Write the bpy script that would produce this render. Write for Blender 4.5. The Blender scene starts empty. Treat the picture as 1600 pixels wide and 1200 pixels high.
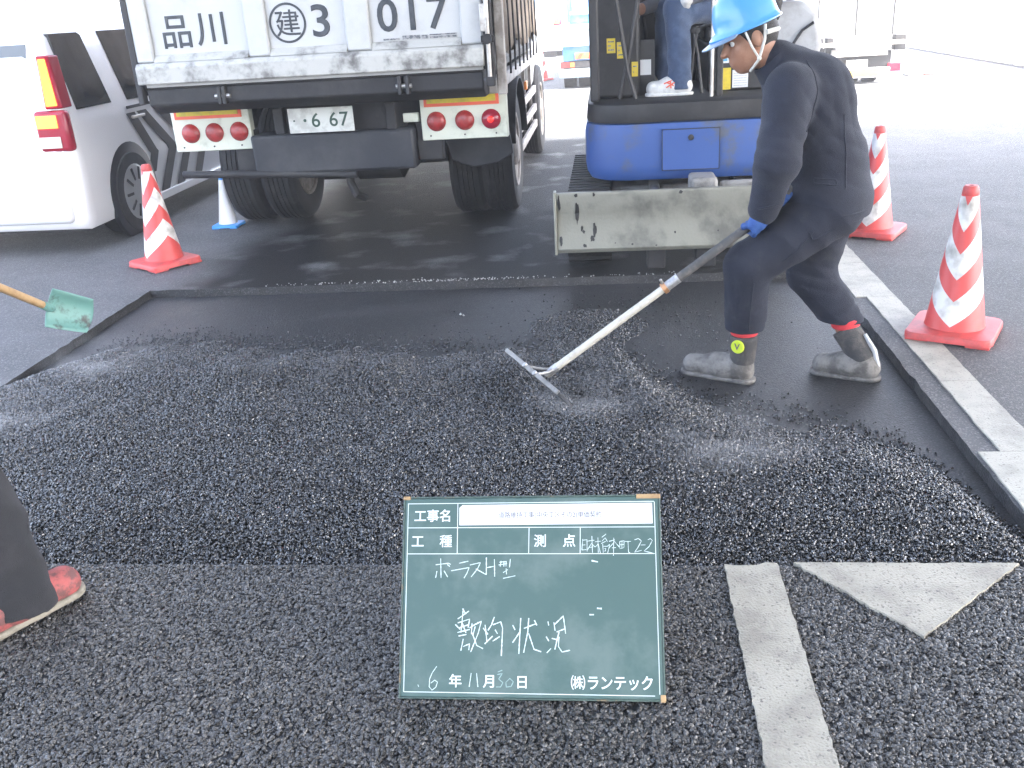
import bpy, bmesh, math, random
import numpy as np
from mathutils import Vector, Matrix, Euler
R = math.radians
random.seed(7); rng = np.random.default_rng(7)
sc = bpy.context.scene
col = sc.collection

# ------------------------------------------------------------------ camera
CAM_H = 1.5715
PITCH, ROLL, YAW = R(22.068), R(3.612), R(6.733)
cd = bpy.data.cameras.new('camera'); cam = bpy.data.objects.new('camera', cd); col.objects.link(cam)
fwd = Vector((-math.sin(YAW)*math.cos(PITCH), math.cos(YAW)*math.cos(PITCH), -math.sin(PITCH)))
r0 = Vector((math.cos(YAW), math.sin(YAW), 0)); u0 = r0.cross(fwd)
rr = r0*math.cos(ROLL) - u0*math.sin(ROLL); uu = r0*math.sin(ROLL) + u0*math.cos(ROLL)
cam.matrix_world = Matrix(((rr.x, uu.x, -fwd.x, 0), (rr.y, uu.y, -fwd.y, 0), (rr.z, uu.z, -fwd.z, CAM_H), (0, 0, 0, 1)))
cd.sensor_fit = 'HORIZONTAL'; cd.sensor_width = 36; cd.lens = 36*1465.8/1600
cd.clip_start = 0.05; cd.clip_end = 2000
sc.camera = cam

# ------------------------------------------------------------------ world, sun, exposure
SUN_EL, SUN_AZ = R(47), R(112)          # azimuth clockwise from +Y
w = bpy.data.worlds.new('World'); sc.world = w; w.use_nodes = True
nt = w.node_tree; nt.nodes.clear()
sky = nt.nodes.new('ShaderNodeTexSky'); sky.sky_type = 'NISHITA'; sky.sun_disc = False
sky.sun_elevation = SUN_EL; sky.sun_rotation = SUN_AZ; sky.air_density = .75; sky.dust_density = 3.5; sky.ozone_density = .5
bg = nt.nodes.new('ShaderNodeBackground'); bg.inputs[1].default_value = 0.15
wo = nt.nodes.new('ShaderNodeOutputWorld')
hsv = nt.nodes.new('ShaderNodeHueSaturation'); hsv.inputs['Saturation'].default_value = .76      # less saturated sky, to weaken the blue cast
nt.links.new(sky.outputs[0], hsv.inputs['Color']); nt.links.new(hsv.outputs[0], bg.inputs[0]); nt.links.new(bg.outputs[0], wo.inputs[0])
sl = bpy.data.lights.new('sun', 'SUN'); sl.energy = 3.2; sl.angle = R(0.6); sl.color = (1, .95, .88)
so = bpy.data.objects.new('sun', sl); col.objects.link(so)
sd = Vector((math.sin(SUN_AZ)*math.cos(SUN_EL), math.cos(SUN_AZ)*math.cos(SUN_EL), math.sin(SUN_EL)))
so.rotation_euler = sd.to_track_quat('Z', 'Y').to_euler(); so.location = (30, 0, 30)
vs = sc.view_settings; vs.view_transform = 'Standard'; vs.look = 'None'; vs.exposure = 3.72; vs.gamma = 1; vs.use_curve_mapping = False
GLARE_HAZE = .0034
sc.cycles.volume_bounces = 1; sc.cycles.volume_step_rate = 1
sc.cycles.use_denoising = True; sc.cycles.denoising_prefilter = 'NONE'
sc.cycles.max_bounces = 5; sc.cycles.diffuse_bounces = 3; sc.cycles.glossy_bounces = 2
sc.cycles.sample_clamp_indirect = 6; sc.cycles.caustics_reflective = False; sc.cycles.caustics_refractive = False

# ------------------------------------------------------------------ materials
MATS = {}
def mat(name, c, rough=.6, c2=None, scale=6, lo=.42, hi=.62, metal=0, bump=0, bscale=60, spec=.5, rvar=0, emit=None, estr=0, trans=0, alpha=1, sheen=0, coat=0, speck=None, speck_scale=300, speck_lo=.62, obj_rand=0, detail=5):
    if name in MATS: return MATS[name]
    m = bpy.data.materials.new(name); m.use_nodes = True; n = m.node_tree; L = n.links
    b = n.nodes['Principled BSDF']
    b.inputs['Roughness'].default_value = rough; b.inputs['Metallic'].default_value = metal
    b.inputs['Specular IOR Level'].default_value = spec
    b.inputs['Transmission Weight'].default_value = trans; b.inputs['Alpha'].default_value = alpha
    b.inputs['Coat Weight'].default_value = coat
    if sheen: b.inputs['Sheen Weight'].default_value = sheen; b.inputs['Sheen Roughness'].default_value = .5
    b.inputs['Base Color'].default_value = (*c, 1)
    tc = n.nodes.new('ShaderNodeTexCoord')
    out = None
    if c2 is not None:
        no = n.nodes.new('ShaderNodeTexNoise'); no.inputs['Scale'].default_value = scale; no.inputs['Detail'].default_value = detail; no.inputs['Roughness'].default_value = .65
        L.new(tc.outputs['Object'], no.inputs['Vector'])
        mr = n.nodes.new('ShaderNodeMapRange'); mr.inputs[1].default_value = lo; mr.inputs[2].default_value = hi; mr.interpolation_type = 'SMOOTHSTEP'
        L.new(no.outputs[0], mr.inputs[0])
        mx = n.nodes.new('ShaderNodeMix'); mx.data_type = 'RGBA'
        mx.inputs[6].default_value = (*c, 1); mx.inputs[7].default_value = (*c2, 1)
        L.new(mr.outputs[0], mx.inputs[0]); out = mx.outputs[2]
        if rvar:
            ra = n.nodes.new('ShaderNodeMath'); ra.operation = 'MULTIPLY_ADD'; ra.inputs[1].default_value = rvar; ra.inputs[2].default_value = rough
            L.new(mr.outputs[0], ra.inputs[0]); L.new(ra.outputs[0], b.inputs['Roughness'])
    if speck is not None:
        vo = n.nodes.new('ShaderNodeTexVoronoi'); vo.inputs['Scale'].default_value = speck_scale
        L.new(tc.outputs['Object'], vo.inputs['Vector'])
        sp = n.nodes.new('ShaderNodeSeparateColor'); L.new(vo.outputs['Color'], sp.inputs[0])
        ms = n.nodes.new('ShaderNodeMapRange'); ms.inputs[1].default_value = speck_lo; ms.inputs[2].default_value = 1
        L.new(sp.outputs[0], ms.inputs[0])
        m2 = n.nodes.new('ShaderNodeMix'); m2.data_type = 'RGBA'; m2.inputs[7].default_value = (*speck, 1)
        if out is not None: L.new(out, m2.inputs[6])
        else: m2.inputs[6].default_value = (*c, 1)
        L.new(ms.outputs[0], m2.inputs[0]); out = m2.outputs[2]
    if obj_rand:
        oi = n.nodes.new('ShaderNodeObjectInfo')
        hs = n.nodes.new('ShaderNodeHueSaturation')
        ma = n.nodes.new('ShaderNodeMapRange'); ma.inputs[3].default_value = 1-obj_rand; ma.inputs[4].default_value = 1+obj_rand
        L.new(oi.outputs['Random'], ma.inputs[0]); L.new(ma.outputs[0], hs.inputs['Value'])
        if out is not None: L.new(out, hs.inputs['Color'])
        else: hs.inputs['Color'].default_value = (*c, 1)
        out = hs.outputs[0]
    if out is not None: L.new(out, b.inputs['Base Color'])
    if bump:
        nb = n.nodes.new('ShaderNodeTexNoise'); nb.inputs['Scale'].default_value = bscale; nb.inputs['Detail'].default_value = 4
        L.new(tc.outputs['Object'], nb.inputs['Vector'])
        bp = n.nodes.new('ShaderNodeBump'); bp.inputs['Strength'].default_value = min(1, bump); bp.inputs['Distance'].default_value = .004*max(1, bump)
        L.new(nb.outputs[0], bp.inputs['Height']); L.new(bp.outputs[0], b.inputs['Normal'])
    if emit: b.inputs['Emission Color'].default_value = (*emit, 1); b.inputs['Emission Strength'].default_value = estr
    MATS[name] = m; return m

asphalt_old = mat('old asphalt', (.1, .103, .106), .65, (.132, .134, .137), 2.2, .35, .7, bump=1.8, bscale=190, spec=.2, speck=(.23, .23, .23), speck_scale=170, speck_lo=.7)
trench_mat = mat('tack coated base', (.024, .025, .0265), .45, (.046, .046, .047), 1.7, .45, .75, bump=1.6, bscale=150, spec=.45, rvar=.15, speck=(.075, .075, .076), speck_scale=160, speck_lo=.75)
stone_hot = mat('hot bitumen stone', (.006, .0063, .0067), .09, (.018, .0185, .0195), 25, .45, .6, spec=1.0, rvar=.22, obj_rand=.7)
stone_old = mat('worn paving stone', (.055, .053, .05), .15, (.165, .16, .15), 40, .4, .65, spec=.5, obj_rand=.75)
binder = mat('bitumen binder', (.02, .02, .022), .55, (.035, .035, .036), 9, bump=1, bscale=200)
paint_line = mat('worn road paint', (.42, .395, .325), .6, (.28, .26, .215), 7, .4, .72, bump=1.1, bscale=160, speck=(.16, .15, .13), speck_scale=190, speck_lo=.9)
paint_kerb = mat('pale edge line', (.44, .425, .365), .62, (.3, .288, .25), 5, .42, .7, bump=.8, bscale=140, speck=(.2, .19, .17), speck_scale=220, speck_lo=.93)
concrete = mat('concrete', (.32, .31, .29), .85, (.22, .21, .2), 1.2, bump=.6, bscale=30)
conc_pale = mat('pale concrete', (.45, .45, .43), .85, (.3, .3, .29), 3, bump=.8, bscale=40)
rubber = mat('tyre rubber', (.016, .016, .017), .75, (.04, .039, .037), 7, .5, .75, bump=.6, bscale=90)
black_metal = mat('black painted steel', (.018, .018, .02), .5, (.05, .048, .045), 5, .5, .75, bump=.3, bscale=50)
under_metal = mat('grimy chassis', (.017, .017, .019), .65, (.04, .039, .038), 4, .45, .75, bump=.5, bscale=40)
grey_panel = mat('dusty grey steel', (.024, .027, .034), .6, (.052, .054, .058), 3, .4, .75, bump=.3, bscale=40)
truck_white = mat('soiled white paint', (.5, .51, .505), .42, (.36, .36, .35), 3.5, .45, .85, bump=.15, bscale=30)
truck_rail = mat('grimy white rail', (.46, .46, .43), .6, (.11, .106, .1), 6, .44, .72, bump=.5, bscale=50)
lamp_panel = mat('pale lamp panel', (.62, .65, .55), .5, (.42, .44, .36), 8, .5, .75)
lamp_red = mat('red lens', (.35, .03, .03), .25, (.25, .025, .025), 30, bump=.6, bscale=160, spec=.6)
lamp_lit = mat('lit red lens', (.5, .02, .02), .25, emit=(1, .05, .03), estr=.07)
refl_yellow = mat('yellow reflector', (.62, .5, .02), .35, (.5, .42, .03), 20, bump=.3, bscale=200)
refl_red = mat('fluorescent red', (.75, .12, .06), .4)
plate_white = mat('number plate', (.6, .62, .58), .45, (.45, .46, .43), 12)
ink_dark = mat('dark lettering', (.025, .032, .04), .5, (.045, .052, .06), 20)
ink_green = mat('plate numerals', (.03, .07, .05), .5)
ink_black = mat('printed ink', (.1, .1, .11), .6)
ink_grey = mat('small sticker print', (.1, .11, .12), .5, (.3, .3, .3), 60, .45, .55)
tarp = mat('brown tarpaulin', (.22, .17, .12), .8, (.3, .24, .18), 4, bump=.8, bscale=12)
steel = mat('bare steel', (.45, .44, .42), .4, (.3, .28, .26), 9, metal=.8, bump=.2)
silver_rail = mat('grey rail', (.38, .36, .34), .5, (.22, .2, .18), 8)
dusty_rim = mat('dusty wheel', (.3, .27, .24), .7, (.18, .16, .14), 9)
van_white = mat('white car paint', (.84, .85, .87), .22, coat=.6)
glass_dark = mat('dark window glass', (.012, .014, .018), .05, spec=.7)
glass_pale = mat('car window glass', (.06, .07, .08), .05, spec=.8)
stripe_black = mat('black stripe film', (.02, .02, .024), .35)
tail_em = mat('lit tail lamp', (.6, .05, .02), .3, emit=(1, .16, .03), estr=.5)
tail_red = mat('dark red lens', (.3, .01, .03), .2)
tail_clear = mat('clear lens', (.7, .66, .6), .2)
alloy = mat('wheel cover', (.38, .39, .4), .35, metal=.5)
blue_exc = mat('blue machine paint', (.03, .08, .26), .5, (.07, .085, .12), 5, .5, .74, bump=.15, bscale=20)
exc_dark = mat('dark machine plastic', (.014, .0145, .016), .55, (.028, .028, .029), 5)
exc_grey = mat('grey machine steel', (.3, .29, .27), .6, (.14, .135, .125), 6, .45, .7, bump=.4, bscale=40)
blade_steel = mat('worn blade steel', (.25, .25, .21), .5, (.12, .12, .105), 2.6, .45, .68, metal=.35, bump=.4, bscale=60)
blade_hole = mat('bitumen smear', (.02, .02, .02), .5)
hood_grey = mat('grey hood', (.4, .41, .42), .5, (.32, .32, .32), 5)
sticker_y = mat('yellow sticker', (.68, .52, .04), .5, (.6, .46, .05), 50)
sticker_w = mat('white sticker', (.7, .72, .72), .5)
sticker_b = mat('blue sticker print', (.1, .35, .55), .5)
navy = mat('navy work cloth', (.008, .0115, .024), .85, (.012, .016, .031), 9, bump=.7, bscale=420, sheen=.06)
navy_dust = mat('dusty navy trousers', (.009, .0125, .025), .88, (.034, .036, .042), 7, .52, .8, bump=.7, bscale=420)
navy2 = mat('dark work trousers', (.014, .015, .018), .85, (.022, .022, .026), 9, bump=.7, bscale=420, sheen=.05)
denim = mat('blue denim', (.035, .06, .12), .85, (.06, .095, .17), 8, bump=.8, bscale=350, sheen=.2)
grey_shirt = mat('grey shirt', (.16, .17, .2), .85, (.12, .13, .15), 8, bump=.6, bscale=300)
skin = mat('skin', (.36, .19, .12), .5, (.3, .15, .095), 14)
hair = mat('black hair', (.012, .01, .009), .6, bump=1, bscale=300)
helmet_blue = mat('blue helmet shell', (.08, .3, .62), .28, coat=.3)
visor_m = mat('grey visor', (.16, .24, .34), .3)
strap_m = mat('pale strap', (.6, .6, .55), .7)
glove_blue = mat('blue glove', (.02, .07, .25), .75, (.03, .09, .28), 30, bump=.6, bscale=200)
glove_white = mat('white glove', (.6, .6, .58), .85, bump=.8, bscale=250)
glove_dark = mat('dark glove', (.05, .05, .055), .85, bump=.8, bscale=250)
boot_grey = mat('dusty grey boot', (.085, .08, .074), .75, (.2, .19, .175), 14, .36, .62, bump=.6, bscale=130)
boot_dark = mat('dark boot shaft', (.04, .04, .042), .8, (.075, .07, .065), 18, bump=.6, bscale=160)
sock_red = mat('red sock', (.55, .04, .05), .9, bump=.6, bscale=300)
logo_y = mat('yellow green badge', (.5, .62, .03), .5)
boot_red = mat('red trainer', (.42, .1, .095), .7, (.16, .07, .065), 24, bump=.4, bscale=150)
sole_cream = mat('cream sole', (.3, .275, .22), .75, (.2, .18, .14), 25)
shoe_white = mat('white trainer', (.68, .68, .66), .6, (.55, .55, .53), 20)
wood = mat('wooden handle', (.5, .33, .17), .55, (.4, .25, .12), 14)
shovel_teal = mat('teal shovel paint', (.14, .3, .265), .5, (.05, .06, .055), 11, .5, .68, bump=.3, bscale=60)
pole_white = mat('white lute pole', (.56, .53, .46), .5, (.42, .39, .32), 20, .5, .7)
pole_grip = mat('dark grip', (.07, .07, .07), .75, (.12, .11, .1), 20)
copper = mat('copper clamp', (.45, .24, .12), .4, metal=.6)
alu = mat('aluminium', (.5, .5, .5), .45, (.3, .3, .3), 20, metal=.7)
board_green = mat('chalkboard green', (.062, .118, .109), .55, (.115, .17, .158), 5.5, .45, .7, bump=.1, bscale=200)
board_frame = mat('board edge', (.07, .11, .095), .6, (.2, .15, .09), 16, .56, .66)
board_wood = mat('bare board corner', (.42, .28, .14), .7, (.34, .22, .11), 30)
chalk = mat('chalk', (.62, .75, .72), .95)
chalk_dim = mat('faint chalk', (.3, .43, .41), .95)
print_white = mat('white print', (.72, .82, .8), .7)
paper = mat('white paper', (.82, .84, .86), .6)
facade_w = mat('pale tiles', (.66, .66, .64), .7, (.58, .58, .56), 3)
facade_g = mat('grey facade', (.45, .46, .47), .7, (.38, .39, .4), 2)
sign_red = mat('red sign', (.6, .06, .08), .5)
blue_truck = mat('faded blue paint', (.1, .28, .55), .45, (.18, .34, .55), 4)
bluegrey = mat('blue grey tailgate', (.28, .38, .48), .55, (.36, .42, .48), 5)
zebra_or = mat('orange board', (.75, .35, .1), .5)
box_white = mat('white box body', (.8, .8, .8), .4)
orange = mat('orange lens', (.8, .25, .04), .3)
leaf = mat('leaf', (.06, .1, .03), .6, (.1, .14, .05), 8)
bark = mat('bark', (.12, .09, .07), .9)
cone_blue = mat('blue plastic', (.05, .3, .75), .5)
cone_white = mat('white tape', (.72, .72, .7), .5)

def cone_stripes():
    m = bpy.data.materials.new('red and white cone tape'); m.use_nodes = True; n = m.node_tree; L = n.links
    b = n.nodes['Principled BSDF']; b.inputs['Roughness'].default_value = .45
    tc = n.nodes.new('ShaderNodeTexCoord'); s = n.nodes.new('ShaderNodeSeparateXYZ'); L.new(tc.outputs['Object'], s.inputs[0])
    def M(op, a, b_=None, c_=None):
        k = n.nodes.new('ShaderNodeMath'); k.operation = op
        for i, v in enumerate((a, b_, c_)):
            if v is None: continue
            if isinstance(v, (int, float)): k.inputs[i].default_value = v
            else: L.new(v, k.inputs[i])
        return k.outputs[0]
    a = M('ARCTAN2', s.outputs[0], s.outputs[1])
    t = M('PINGPONG', a, math.pi/2)                      # zigzag, two points round the cone
    zz = M('ADD', s.outputs[2], M('MULTIPLY', M('SUBTRACT', t, math.pi/4), .095))
    f = M('FRACT', M('DIVIDE', M('SUBTRACT', zz, .145), .215))
    wht = M('LESS_THAN', f, .54)
    up = M('GREATER_THAN', zz, .145); dn = M('LESS_THAN', s.outputs[2], .655)
    k = M('MULTIPLY', M('MULTIPLY', wht, up), dn)
    no = n.nodes.new('ShaderNodeTexNoise'); no.inputs['Scale'].default_value = 14; no.inputs['Detail'].default_value = 6; L.new(tc.outputs['Object'], no.inputs[0])
    mr = n.nodes.new('ShaderNodeMapRange'); mr.inputs[1].default_value = .46; mr.inputs[2].default_value = .72; L.new(no.outputs[0], mr.inputs[0])
    w1 = n.nodes.new('ShaderNodeMix'); w1.data_type = 'RGBA'; w1.inputs[6].default_value = (.72, .71, .68, 1); w1.inputs[7].default_value = (.33, .31, .28, 1); L.new(mr.outputs[0], w1.inputs[0])
    r1 = n.nodes.new('ShaderNodeMix'); r1.data_type = 'RGBA'; r1.inputs[6].default_value = (.62, .075, .07, 1); r1.inputs[7].default_value = (.55, .06, .05, 1); L.new(mr.outputs[0], r1.inputs[0])
    mx = n.nodes.new('ShaderNodeMix'); mx.data_type = 'RGBA'; L.new(k, mx.inputs[0]); L.new(r1.outputs[2], mx.inputs[6]); L.new(w1.outputs[2], mx.inputs[7])
    L.new(mx.outputs[2], b.inputs['Base Color'])
    return m
cone_tape = cone_stripes()
cone_red = mat('red cone plastic', (.62, .085, .08), .5, (.48, .075, .07), 12)

def stain_and_shade(m, c, x0, x1, y0, y1, soft, dark):
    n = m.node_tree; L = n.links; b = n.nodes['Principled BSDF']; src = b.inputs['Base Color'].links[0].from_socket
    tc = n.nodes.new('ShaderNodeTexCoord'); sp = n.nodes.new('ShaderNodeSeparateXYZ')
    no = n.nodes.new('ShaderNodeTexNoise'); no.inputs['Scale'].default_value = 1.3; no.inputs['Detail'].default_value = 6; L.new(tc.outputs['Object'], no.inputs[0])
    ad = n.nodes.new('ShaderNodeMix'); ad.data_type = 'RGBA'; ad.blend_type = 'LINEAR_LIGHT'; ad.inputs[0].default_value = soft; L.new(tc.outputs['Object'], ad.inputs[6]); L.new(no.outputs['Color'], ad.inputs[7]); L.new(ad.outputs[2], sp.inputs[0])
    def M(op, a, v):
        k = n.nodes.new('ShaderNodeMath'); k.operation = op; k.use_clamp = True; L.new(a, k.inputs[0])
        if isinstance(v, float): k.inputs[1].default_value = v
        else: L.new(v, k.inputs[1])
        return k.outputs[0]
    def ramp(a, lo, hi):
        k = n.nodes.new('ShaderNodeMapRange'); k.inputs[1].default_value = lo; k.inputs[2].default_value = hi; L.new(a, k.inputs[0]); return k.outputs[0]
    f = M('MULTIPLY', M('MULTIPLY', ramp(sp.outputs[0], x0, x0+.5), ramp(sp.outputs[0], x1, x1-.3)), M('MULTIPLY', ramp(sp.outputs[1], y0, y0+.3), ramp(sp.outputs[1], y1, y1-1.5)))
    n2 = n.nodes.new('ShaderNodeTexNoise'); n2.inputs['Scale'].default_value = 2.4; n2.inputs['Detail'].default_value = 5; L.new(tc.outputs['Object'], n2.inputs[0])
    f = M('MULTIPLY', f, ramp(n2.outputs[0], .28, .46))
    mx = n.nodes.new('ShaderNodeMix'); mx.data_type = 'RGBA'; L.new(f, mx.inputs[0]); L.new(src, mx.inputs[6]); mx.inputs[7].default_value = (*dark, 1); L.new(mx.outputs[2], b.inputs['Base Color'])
stain_and_shade(asphalt_old, None, -3.0, 1.2, 5.2, 13.0, .4, (.016, .0165, .0175))  # tack coat stain, with the truck's shade painted into the same dark patch
# ------------------------------------------------------------------ mesh helpers
class MB:
    def __init__(s): s.v = []; s.f = []
    def add(s, v, f):
        o = len(s.v); s.v += [tuple(map(float, p)) for p in v]; s.f += [tuple(i+o for i in q) for q in f]; return s
    def box(s, x0, x1, y0, y1, z0, z1):
        return s.add([(x0,y0,z0),(x1,y0,z0),(x1,y1,z0),(x0,y1,z0),(x0,y0,z1),(x1,y0,z1),(x1,y1,z1),(x0,y1,z1)],
                     [(0,3,2,1),(4,5,6,7),(0,1,5,4),(1,2,6,5),(2,3,7,6),(3,0,4,7)])
    def obox(s, c, size, M=None):
        hx, hy, hz = [k/2 for k in size]; vs_ = []
        for z in (-hz, hz):
            for x, y in ((-hx,-hy),(hx,-hy),(hx,hy),(-hx,hy)):
                p = Vector((x,y,z)); p = (M @ p if M else p) + Vector(c); vs_.append(p)
        return s.add(vs_, [(0,3,2,1),(4,5,6,7),(0,1,5,4),(1,2,6,5),(2,3,7,6),(3,0,4,7)])
    def cyl(s, a, b, r, r2=None, n=16):
        return s.tube([a, b], [r, r if r2 is None else r2], n)
    def tube(s, pts, r, n=10, cap=True):
        pts = [Vector(p) for p in pts]; m = len(pts)
        rad = [r]*m if isinstance(r, (int, float)) else r
        d = (pts[1]-pts[0]).normalized(); x = d.orthogonal().normalized(); vs_ = []; prev = d
        for i, p in enumerate(pts):
            t = (pts[min(i+1,m-1)]-pts[max(i-1,0)]).normalized()
            q = prev.rotation_difference(t); x = (q @ x).normalized(); prev = t; y = t.cross(x)
            for k in range(n):
                a = 2*math.pi*k/n; vs_.append(p + (x*math.cos(a)+y*math.sin(a))*rad[i])
        f = [(i*n+k, i*n+(k+1)%n, (i+1)*n+(k+1)%n, (i+1)*n+k) for i in range(m-1) for k in range(n)]
        if cap: f += [tuple(reversed(range(n))), tuple(range((m-1)*n, m*n))]
        return s.add(vs_, f)
    def lathe(s, prof, c=(0,0,0), axis='Z', n=32, closed=False):
        vs_ = []; c = Vector(c)
        for r, h in prof:
            for k in range(n):
                a = 2*math.pi*k/n; x, y = r*math.cos(a), r*math.sin(a)
                vs_.append(c + Vector({'Z': (x,y,h), 'X': (h,x,y), 'Y': (y,h,x)}[axis]))
        m = len(prof)
        f = [(i*n+k, i*n+(k+1)%n, (i+1)*n+(k+1)%n, (i+1)*n+k) for i in range(m-1) for k in range(n)]
        if closed: f += [((m-1)*n+k, (m-1)*n+(k+1)%n, (k+1)%n, k) for k in range(n)]
        else: f += [tuple(reversed(range(n))), tuple(range((m-1)*n, m*n))]
        return s.add(vs_, f)
    def prism(s, poly, axis, a0, a1):
        def P(u, v, a): return {'X': (a,u,v), 'Y': (u,a,v), 'Z': (u,v,a)}[axis]
        n = len(poly)
        return s.add([P(u,v,a0) for u,v in poly]+[P(u,v,a1) for u,v in poly],
                     [tuple(range(n)), tuple(reversed(range(n,2*n)))]+[(i,i+n,(i+1)%n+n,(i+1)%n) for i in range(n)])
    def loft(s, rings, cap=True):
        n = len(rings[0]); m = len(rings)
        f = [(i*n+k, i*n+(k+1)%n, (i+1)*n+(k+1)%n, (i+1)*n+k) for i in range(m-1) for k in range(n)]
        if cap: f += [tuple(reversed(range(n))), tuple(range((m-1)*n, m*n))]
        return s.add([p for r in rings for p in r], f)
    def sphere(s, c, r, nu=16, nv=10, M=None):
        if isinstance(r, (int, float)): r = (r, r, r)
        c = Vector(c); rings = []
        for j in range(nv+1):
            t = math.pi*j/nv; t = min(max(t, .02), math.pi-.02); ring = []
            for k in range(nu):
                a = 2*math.pi*k/nu; p = Vector((r[0]*math.sin(t)*math.cos(a), r[1]*math.sin(t)*math.sin(a), -r[2]*math.cos(t)))
                ring.append(c + (M @ p if M else p))
            rings.append(ring)
        return s.loft(rings)
    def quad(s, a, b, c, d): return s.add([a, b, c, d], [(0, 1, 2, 3)])
    def build(s, name, m, parent=None, bevel=0, seg=2, smooth=True, angle=40):
        me = bpy.data.meshes.new(name); me.from_pydata(s.v, [], s.f)
        bm = bmesh.new(); bm.from_mesh(me); bmesh.ops.recalc_face_normals(bm, faces=bm.faces); bm.to_mesh(me); bm.free()
        return link(name, me, m, parent, bevel, seg, smooth, angle)
def link(name, me, m, parent=None, bevel=0, seg=2, smooth=True, angle=40):
    if smooth and len(me.polygons):
        me.polygons.foreach_set('use_smooth', [True]*len(me.polygons)); me.set_sharp_from_angle(angle=R(angle))
    me.materials.append(m)
    o = bpy.data.objects.new(name, me); col.objects.link(o)
    if parent is not None:
        o.parent = parent
        if parent.type == 'EMPTY': o.location = -parent.location
    if bevel:
        b = o.modifiers.new('bevel', 'BEVEL'); b.width = bevel; b.segments = seg; b.limit_method = 'ANGLE'; b.angle_limit = R(35); b.harden_normals = False
    return o
def tag(o, label=None, cat=None, group=None, kind=None):
    if label: o['label'] = label
    if cat: o['category'] = cat
    if group: o['group'] = group
    if kind: o['kind'] = kind
    return o
def thing(name, label, cat, loc=(0,0,0), group=None):
    o = bpy.data.objects.new(name, None); col.objects.link(o); o.location = loc; o.empty_display_size = .2
    return tag(o, label, cat, group)
def struct(name, mb, m, parent=None, **k):
    o = mb.build(name, m, parent, **k)
    if parent is None: o['kind'] = 'structure'
    return o
def copy_tree(o, parent=None, skip=()):
    c = o.copy(); col.objects.link(c); c.parent = parent
    for ch in list(o.children):
        if ch.name.split('.')[0] in skip: continue
        copy_tree(ch, c, skip)
    return c
def text(s, size, M, m, name, parent, bold=.0, extr=.0008, sx=1.0, spacing=1.0, shear=0):
    """printed lettering, centred on M's origin, in M's local xy plane"""
    cu = bpy.data.curves.new(name, 'FONT'); cu.body = s; cu.size = size; cu.align_x = 'CENTER'; cu.align_y = 'CENTER'
    cu.extrude = extr; cu.bevel_depth = bold*size*.75; cu.bevel_resolution = 0; cu.space_character = spacing; cu.resolution_u = 4; cu.shear = shear
    t = bpy.data.objects.new(name, cu); col.objects.link(t)
    dg = bpy.context.evaluated_depsgraph_get()
    me = bpy.data.meshes.new_from_object(t.evaluated_get(dg)); bpy.data.objects.remove(t); bpy.data.curves.remove(cu)
    co = np.empty(len(me.vertices)*3, 'f'); me.vertices.foreach_get('co', co); co = co.reshape(-1, 3)
    if len(co):
        c0 = (co[:, :2].min(0)+co[:, :2].max(0))/2; co[:, :2] -= c0; co[:, 0] *= sx
        A = np.array(M); co = co@A[:3, :3].T + A[:3, 3]
        me.vertices.foreach_set('co', co.astype('f').ravel())
    me.name = name
    return link(name, me, m, parent, smooth=False)
def frame(o, x, y):
    x = Vector(x).normalized(); y = Vector(y).normalized(); z = x.cross(y)
    return Matrix(((x.x,y.x,z.x,o[0]),(x.y,y.y,z.y,o[1]),(x.z,y.z,z.z,o[2]),(0,0,0,1)))
REARF = lambda x, y, z: frame((x, y, z), (1,0,0), (0,0,1))     # faces -Y

# ------------------------------------------------------------------ smooth bodies from distance fields
def seg(a, b, ra, rb=None): return ('s', np.array(a, 'f'), np.array(b, 'f'), ra, ra if rb is None else rb)
def ell(c, r, A=None): return ('e', np.array(c, 'f'), np.array(r, 'f'), None if A is None else np.array(A, 'f'))
def prim_d(p, P):
    if p[0] == 's':
        pa = P-p[1]; ba = p[2]-p[1]; h = np.clip((pa@ba)/max(ba@ba, 1e-9), 0, 1)
        return np.sqrt(((pa-h[..., None]*ba)**2).sum(-1)) - (p[3]+(p[4]-p[3])*h)
    q0 = P-p[1]
    if p[3] is not None: q0 = q0@p[3].T           # rows of A: local axes
    k0 = np.sqrt(((q0/p[2])**2).sum(-1)); k1 = np.sqrt(((q0/p[2]**2)**2).sum(-1))+1e-9
    return k0*(k0-1)/k1
def bounds(p):
    if p[0] == 's': return np.minimum(p[1]-p[3], p[2]-p[4]), np.maximum(p[1]+p[3], p[2]+p[4])
    return p[1]-max(p[2]), p[1]+max(p[2])
def field(prims, P, k, lo, h):
    F = np.full(P.shape[:3], 1., 'f'); mg = .05+k
    for p in prims:
        a, b = bounds(p); i0 = np.maximum(((a-mg-lo)/h).astype(int), 0); i1 = ((b+mg-lo)/h).astype(int)+2
        s = tuple(slice(x, y) for x, y in zip(i0, i1)); q = prim_d(p, P[s]); d = F[s]
        t = np.clip(.5+.5*(d-q)/k, 0, 1); F[s] = d*(1-t)+q*t-k*t*(1-t)
    return F
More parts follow.
